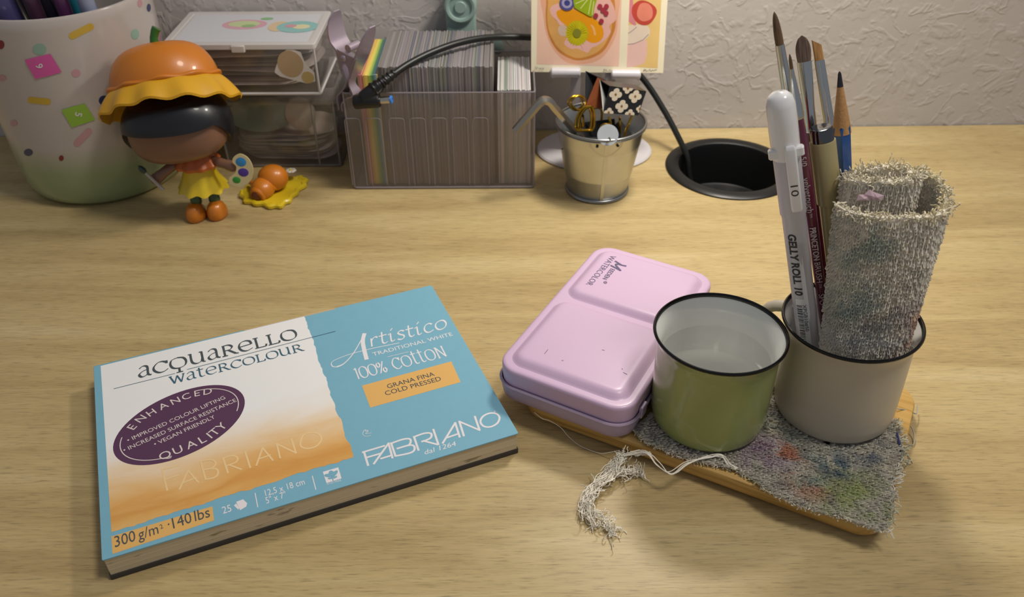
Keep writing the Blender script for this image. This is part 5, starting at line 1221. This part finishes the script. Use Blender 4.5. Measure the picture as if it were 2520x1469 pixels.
def lay(t, o, w, name, poly, mt, par=None, px=True):
    LAY[0] += 1; k = w + .004 + LAY[0] * .0015
    uv = [cardp(*p) for p in poly] if px else poly
    if area(uv) < 0: uv = uv[::-1]
    q = MB(); q.add([c3(u, v, k) - o for u, v in uv], [tuple(range(len(uv)))]); return obj(name, q, mt, par or t, ang=0)
zq = lambda x, y: (x / 6.632 + 1290, y / 6.632)
def zp(*pts): return [zq(*p) for p in pts]
def sm(pts, k=5): return [(v.x, v.y) for v in crom([(x, y, 0) for x, y in pts], k, True)[:-1]]
def ribb(t, o, w, name, pts, wd, mt, par=None):
    LAY[0] += 1; k = w + .004 + LAY[0] * .0015; q = MB(); pen(q, [cardp(*p) for p in pts], wd, z=0); q.v = [tuple(c3(u, v, k) - o) for u, v, _ in q.v]; return obj(name, q, mt, par or t, ang=0)
K2 = card('art_card', 'cream card painted with a strawberry on whipped cream, behind its neighbour', 1418, 1632, -.06)
t, o, w = K2
g_ = lay(t, o, w, 'painted_ground', zp((1600, 1085), (2180, 1115), (2300, -600), (1700, -600)), paint('sand', '#d9b876'))
lay(t, o, w, 'cream_swirl', sm(zp((1560, 700), (1700, 680), (1980, 640), (2010, 800), (1990, 960), (1900, 1060), (1560, 1070))), paint('rosecream', '#dbb4aa', .08), g_)
lay(t, o, w, 'cream_swirl', sm(zp((1560, 480), (1840, 400), (2040, 440), (2040, 600), (1840, 700), (1560, 740))), paint('palecream', '#d8c6b4', .08), g_)
lay(t, o, w, 'cream_swirl', sm(zp((1640, -100), (1780, -60), (1800, 250), (1840, 400), (1780, 400), (1650, 250))), paint('pinkedge', '#cc7f86', .12), g_)
ribb(t, o, w, 'cream_fold', sm(zp((1600, 560), (1720, 540), (1850, 430)))[:10], .05, paint('fold', '#a28c8c', .05), g_)
ribb(t, o, w, 'cream_fold', zp((1600, 735), (1800, 715), (1950, 650), (2040, 560)), .05, paint('fold', '#a28c8c', .05), g_)
sb_ = lay(t, o, w, 'strawberry', sm(zp((1770, 200), (1800, 80), (1920, 5), (2060, 40), (2170, 140), (2160, 260), (2060, 390), (1930, 410), (1820, 330))), paint('berry', '#b8463a', .2), g_)
lay(t, o, w, 'strawberry_flesh', sm(zp((1860, 180), (1920, 60), (2040, 60), (2110, 160), (2090, 300), (1960, 350), (1870, 290))), paint('flesh', '#d8806a', .2), sb_)
q = MB(); 
def script(t, o, w, strokes, wd=.028):
    LAY[0] += 1; k = w + .004 + LAY[0] * .0015; q = MB()
    for s_ in strokes: pen(q, [cardp(*p) for p in s_], wd, z=0)
    q.v = [tuple(c3(u, v, k) - o) for u, v, _ in q.v]; obj('pencil_signature', q, mat('pencil_grey', '#55514a', .8), t, ang=0)
script(t, o, w, [zp((1965, 1125), (1955, 1175)), zp((1945, 1155), (1990, 1140)), zp((1990, 1135), (1985, 1170), (2010, 1160), (2020, 1150)), zp((2030, 1165), (2055, 1125), (2060, 1160), (2080, 1160)), zp((2080, 1160), (2100, 1140), (2115, 1160), (2130, 1145), (2165, 1140))])
LAY[0] = 0
K1 = card('art_card', 'cream card painted with a fruit tart, in front of its neighbour', 1307, 1541, 0.0)
t, o, w = K1
g_ = lay(t, o, w, 'painted_ground', zp((205, 1050), (1545, 1085), (1640, -600), (250, -600)), paint('peach', '#e3bba6', .10, 25))
lay(t, o, w, 'tart_shadow', sm(zp((330, 300), (420, 700), (640, 980), (900, 1050), (1250, 960), (1480, 640), (1540, 300), (1480, -200), (380, -200))), paint('peachdeep', '#dba486', .08), g_)
tt = lay(t, o, w, 'tart_crust', sm(zp((370, 120), (370, 400), (430, 640), (560, 840), (760, 960), (920, 985), (1120, 940), (1290, 840), (1400, 680), (1495, 450), (1500, 200), (1420, -150), (900, -300), (440, -150))), paint('crust', '#bb7a38', .3, 70), g_)
lay(t, o, w, 'tart_crust_light', sm(zp((400, 100), (395, 400), (460, 620), (590, 810), (770, 920), (920, 945), (1100, 900), (1260, 800), (1370, 640), (1440, 450), (1420, 150), (1380, -120), (900, -260), (470, -120))), paint('crustlight', '#cd9a58', .25, 70), tt)
PKC = paint('pinkcream', '#d9a79c', .10)
lay(t, o, w, 'cream', sm(zp((440, 130), (520, 70), (640, 60), (700, 200), (760, 480), (700, 620), (660, 720), (780, 800), (860, 790), (960, 830), (1040, 860), (1110, 780), (1200, 740), (1340, 640), (1420, 520), (1400, 420), (1510, 300), (1420, 0), (1150, -120), (900, 200), (640, 420), (540, 330), (450, 230))), PKC, tt)
lay(t, o, w, 'cream_shade', sm(zp((560, 470), (600, 420), (690, 430), (720, 560), (640, 590), (580, 560))), paint('creamgrey', '#c4aa98', .1), tt)
mg = lay(t, o, w, 'mango_slice', sm(zp((550, 180), (700, 150), (900, 180), (1050, 240), (1200, 330), (1290, 450), (1300, 580), (1240, 670), (1120, 700), (1000, 640), (820, 480), (650, 380), (560, 280))), paint('mango', '#d98f0e', .12, 40), tt)
lay(t, o, w, 'mango_gleam', sm(zp((1090, 400), (1150, 440), (1180, 560), (1150, 570), (1130, 480))), paint('gleam', '#e0a86a', .05), mg)
kc = zq(870, 540)
pts = []
for k in range(56):
    a = 2 * pi * k / 56; r = (29 if k % 2 else 25.5) * (1 + .05 * sin(k * 2.3)); pts.append((kc[0] + r * 1.0 * cos(a), kc[1] + r * 1.12 * sin(a)))
kw = lay(t, o, w, 'kiwi_disc', pts, paint('kiwi', '#b3a80a', .22, 200), tt)
for k in range(26):
    a = 2 * pi * k / 26 + .1; ribb(t, o, w, 'kiwi_ray', [(kc[0] + 10 * cos(a), kc[1] + 11 * sin(a)), (kc[0] + 24 * cos(a), kc[1] + 27 * sin(a))], .035, paint('kiwiray', '#c9bc1e', .05), kw)
lay(t, o, w, 'kiwi_centre', circle(kc, 10, 20, 11), paint('kiwicentre', '#7a7a24', .15), kw)
bb = lay(t, o, w, 'blueberry', circle(zq(712, 50), 18, 28, 18.5), paint('blueberry', '#4a4b82', .15), tt)
lay(t, o, w, 'blueberry_ring', circle(zq(712, 48), 13, 24, 13), paint('blueringe', '#9a94b4', .1), bb); lay(t, o, w, 'blueberry_crown', circle(zq(714, 48), 7.5, 9, 7.5), paint('bluecrown', '#3c3f78', .1), bb)
lm = lay(t, o, w, 'lime_slice', sm(zp((830, 100), (850, -60), (1180, -60), (1160, 120), (1120, 270), (980, 210), (860, 140))), paint('lime', '#8a9f16', .2), tt)
for a, b in (((1060, -20), (930, 140)), ((1110, -10), (1060, 230)), ((1030, -20), (850, 60)), ((1150, 20), (1120, 240))): ribb(t, o, w, 'lime_rib', zp(a, b), .05, paint('limerib', '#cfcf8a', .05), lm)
for c in ((1250, 105), (1355, 105), (1300, 165), (1350, 215), (1180, 255), (1270, 345)): lay(t, o, w, 'pomegranate_seed', circle(zq(*c), 6, 16, 6.5), paint('seed', '#9c3040', .15), tt)
script(t, o, w, [zp((180, 1080), (190, 1120)), zp((215, 1085), (205, 1125)), zp((240, 1100), (240, 1130)), zp((262, 1105), (258, 1125), (272, 1128), (275, 1108), (262, 1105)), zp((300, 1105), (292, 1128), (315, 1130), (318, 1110), (300, 1105))])
script(t, o, w, [zp((1305, 1120), (1298, 1165)), zp((1295, 1140), (1330, 1135)), zp((1340, 1125), (1330, 1165)), zp((1345, 1160), (1370, 1155)), zp((1380, 1165), (1400, 1130), (1410, 1165))])

# ================================================================== little metal bucket and what is in it
BC = (6.0, 53.25); BH = 5.25
GALV = mat('galvanised', '#c9cac8', .33, 1.0, vary=(90, .10), bmp=(120, .12, .0005)); GALV2 = mat('galvanised_edge', '#9c9e9e', .3, 1.0)
bu = thing('metal_bucket', 'little galvanised metal bucket full of clips standing on the desk', 'bucket', (BC[0], BC[1], 0))
q = MB(); q.lathe([(2.02, .2), (2.08, .3), (2.3, 1.55), (2.34, 1.6), (2.36, 1.7), (2.72, 3.75), (2.74, 3.8), (2.76, 3.9), (2.93, BH - .15), (2.88, BH - .2), (2.0, .42), (0, .4)], 72, cap0=False, cap1=False); obj('bucket_body', q, GALV, bu)
def tor(mb, R, r, z, n=64, m_=10):
    rg = []
    for t in range(m_): rg.append([((R + r * cos(2 * pi * t / m_)) * cos(2 * pi * j / n), (R + r * cos(2 * pi * t / m_)) * sin(2 * pi * j / n), z + r * sin(2 * pi * t / m_)) for j in range(n)])
    mb.rings(rg + [rg[0]], True)
q = MB(); tor(q, 2.98, .10, BH - .08); tor(q, 3.02, .05, BH - .22); obj('rim', q, GALV2, bu)
q = MB(); tor(q, 2.10, .13, .14); q.lathe([(2.1, .1), (0, .1)], 48, cap0=False, cap1=False); obj('base_ring', q, GALV2, bu)
ab_ = -pi / 2 + .06
def bk(a, z, off): r = 2.08 + (2.93 - 2.08) * (z - .3) / (BH - .45) + off; return (r * cos(a), r * sin(a), z)
q = MB(); q.rings([[bk(ab_ + s_, z, .05 if abs(s_) < .053 else .02) for s_ in (-.056, -.05, .05, .056)] for z in (.3, 1.5, 2.7, 3.9, BH - .2)], False); obj('seam', q, GALV, bu)
q = MB(); poly = [(-.42, BH - .12), (-.40, BH - .6), (-.22, BH - 1.1), (-.04, BH - 1.35), (.16, BH - 1.2), (.34, BH - .7), (.38, BH - .12)]
q.rings([[bk(ab_ + s_, z, .02) for s_, z in poly], [bk(ab_ + s_, z, .075) for s_, z in poly]], True, False, True); er = obj('ear_plate', q, GALV, bu)
q = MB(); a0 = Vector(bk(ab_ + .0, BH - .05, .1)); q.rings([[(a0.x + x, a0.y + y, a0.z + .35 + z) for x, z in circle((0, 0), .68, 30)] for y in (-.06, .02)], True, True, True); q.xf(Matrix.Translation((a0.x, a0.y, a0.z - .2)) @ Matrix.Rotation(radians(-30), 4, 'X') @ Matrix.Translation((-a0.x, -a0.y, -a0.z + .2))); er2 = obj('ear_disc', q, mat('ear_zinc', '#d5dade', .42, .75, vary=(160, .15)), bu, label='bright zinc disc at the rim')
q = MB(); q.tube(crom([(a0.x + .02, a0.y - .12, a0.z + .3), (a0.x + .12, a0.y - .16, a0.z + .1), (a0.x - .1, a0.y - .12, a0.z - .08)], 4), .06, 8); obj('ear_hook', q, GALV2, bu)
for s_ in (-.22, .24):
    q = MB(); q.ball(bk(ab_ + s_, BH - .52, .08), .10, .06, .09, 12, 8); obj('rivet', q, mat('rivet_dark', '#3a3834', .6, .5), bu)
# hexagonal bent key
hk = [Vector(aty(1268, 322, 51.6)), Vector(aty(1325, 256, 51.9)), Vector(aty(1338, 247, 52.0)), Vector(aty(1352, 250, 52.1)), Vector(aty(1362, 262, 52.2)), Vector((5.1, 53.0, 3.6))]
q = MB(); pts = [hk[0], hk[0].lerp(hk[1], .5)] + [Vector(v) for v in crom(hk[1:5], 4)] + [hk[5]]
q.tube([p - hk[0] for p in pts], .29, 6); obj('hex_key', q, mat('key_steel', '#b5ada0', .3, 1.0), None, 'bent steel hex key hanging over the edge of the bucket', 'hex key', loc=tuple(hk[0]), ang=30)
BRS = mat('brass', '#b8922e', .22, 1.0); CBK = mat('clip_black', '#17181a', .35, coat=.3)
def binder(label, corners, back, face_mat, flowers=(), wires=()):
    """spring clip: front face given by four corners, folding back along its top edge to a shared lower edge"""
    c = [Vector(p) for p in corners]; o = (c[2] + c[3]) / 2; t = thing('binder_clip', label, 'binder clip', tuple(o), group='clips in the bucket')
    bk0, bk1 = c[0] + Vector(back), c[1] + Vector(back); q = MB()
    n_ = ((c[1] - c[0]).cross(c[3] - c[0])).normalized()
    if n_.y > 0: n_ = -n_
    L = [c[3], c[0], bk0]; R_ = [c[2], c[1], bk1]
    def plate(a, b, d_, e, th, mt, nm):
        m_ = (b - a).cross(d_ - a).normalized() * th; q = MB(); q.rings([[p - o for p in (a, b, e, d_)], [p + m_ - o for p in (a, b, e, d_)]], True, True, True); return obj(nm, q, mt, t)
    f = plate(c[3], c[2], c[0], c[1], .05, face_mat, 'front_face'); plate(c[3], c[2], bk0, bk1, .05, CBK, 'back_face'); plate(c[0], c[1], bk0, bk1, .05, CBK, 'spine')
    for i, (u, v, r) in enumerate(flowers):
        ex, ey = (c[2] - c[3]), (c[0] - c[3]); p0 = c[3] + ex * u + ey * v + n_ * .062; ex_, ey_ = ex.normalized(), (ey - ex.normalized() * ey.dot(ex.normalized())).normalized(); pts = []
        for k in range(40):
            a = 2 * pi * k / 40; rr = r * (.62 + .38 * abs(cos(2 * a)) ** .7); x_, y_ = rr * cos(a), rr * sin(a)
            uu, vv = u + x_ / ex.length, v + y_ / ey.length
            uu, vv = min(max(uu, .0), 1.0), min(max(vv, .0), 1.0); pts.append(c[3] + ex * uu + ey * vv + n_ * .062 - o)
        q = MB(); q.add(pts, [tuple(range(40))]); fw_ = obj('flower_print', q, mat('flower_cream', '#c9bca6', .5), f, ang=0)
        q = MB(); q.add([p0 + n_ * .004 - o + ex_ * (.09 * cos(pi / 2 * k)) + ey_ * (.12 * sin(pi / 2 * k)) for k in range(4)], [(0, 1, 2, 3)]); obj('flower_eye', q, mat('flower_eye', '#7a5426', .5), fw_, ang=0)
    for wv in wires:
        q = MB(); q.tube([Vector(p) - o for p in crom(wv, 6)], .085, 8); obj('wire_handle', q, BRS, t)
    return t
def bp(px, py, y): return Vector(aty(px, py, y))
binder('black binder clip with cream flowers standing in the bucket', [bp(1500, 213, 53.2), bp(1590, 226, 53.3), bp(1570, 284, 52.7), bp(1484, 278, 52.6)], (-.55, 1.15, -.05), CBK,
       [(.22, .72, .42), (.78, .70, .42), (.47, .30, .42), (.52, .98, .34), (.15, .03, .32), (.75, .03, .32), (1.0, .25, .25)],
       [[bp(1498, 288, 52.6), bp(1502, 300, 52.4), bp(1503, 330, 52.3)], [bp(1556, 284, 52.7), bp(1545, 310, 52.4), bp(1536, 335, 52.3)]])
binder('black and rust binder clip behind the flowered clip in the bucket', [bp(1470, 190, 54.4), bp(1510, 208, 54.5), bp(1500, 270, 54.0), bp(1440, 262, 53.6)], (-.75, .6, .15), mat('clip_rust', '#8a4a28', .4, vary=(200, .2)))
def ring_wire(label, pts, r=.09):
    pts = [Vector(p) for p in pts]; o = pts[0]; q = MB(); cur = crom(pts, 6, True)
    for off in (0, .2): q.tube([p - o + Vector((off, .02, .02)) for p in cur], r, 8, False)
    obj('brass_ring', q, BRS, None, label, 'ring', 'brass rings in the bucket', loc=tuple(o))
ring_wire('large brass split ring at the front of the bucket', [bp(1418, 318, 51.9), bp(1420, 290, 52.0), bp(1432, 270, 52.1), bp(1448, 264, 52.2), bp(1455, 285, 52.2), bp(1452, 318, 52.0), bp(1435, 322, 51.9)])
ring_wire('small brass split ring at the back of the bucket', [bp(1398, 256, 53.2), bp(1405, 242, 53.3), bp(1420, 236, 53.5), bp(1432, 244, 53.6), bp(1432, 262, 53.5), bp(1415, 272, 53.3)], .07)
# dark clips filling the bottom of the bucket
for i, (x, y, a, zc0, lab) in enumerate(((4.7, 53.2, 1.2, 3.3, 'black binder clip lying deep in the bucket under the brass ring'), (7.35, 53.3, 1.5, 3.3, 'black binder clip lying deep in the bucket under the flowered clip'), (6.05, 52.1, .1, 3.2, 'black binder clip behind the zinc disc inside the bucket'), (6.0, 54.5, .05, 3.3, 'black binder clip at the back wall inside the bucket'))):
    q = MB(); q.rings([[(-1.2, -1.0, 0), (-1.2, 1.0, 0), (-1.2, .0, 1.3)], [(1.2, -1.0, 0), (1.2, 1.0, 0), (1.2, 0, 1.3)]], True, True, True)
    t = thing('binder_clip', lab, 'binder clip', (x, y, zc0), (0, (.15, -.15, .1, -.1)[i], a), 'clips in the bucket'); obj('clip_body', q, CBK, t)
    q = MB(); q.tube(crom([(-.3, .0, 1.3), (-.35, .1, 2.0), (0, .12, 2.2), (.35, .1, 2.0), (.3, 0, 1.3)], 5), .08, 8); obj('wire_handle', q, BRS, t)
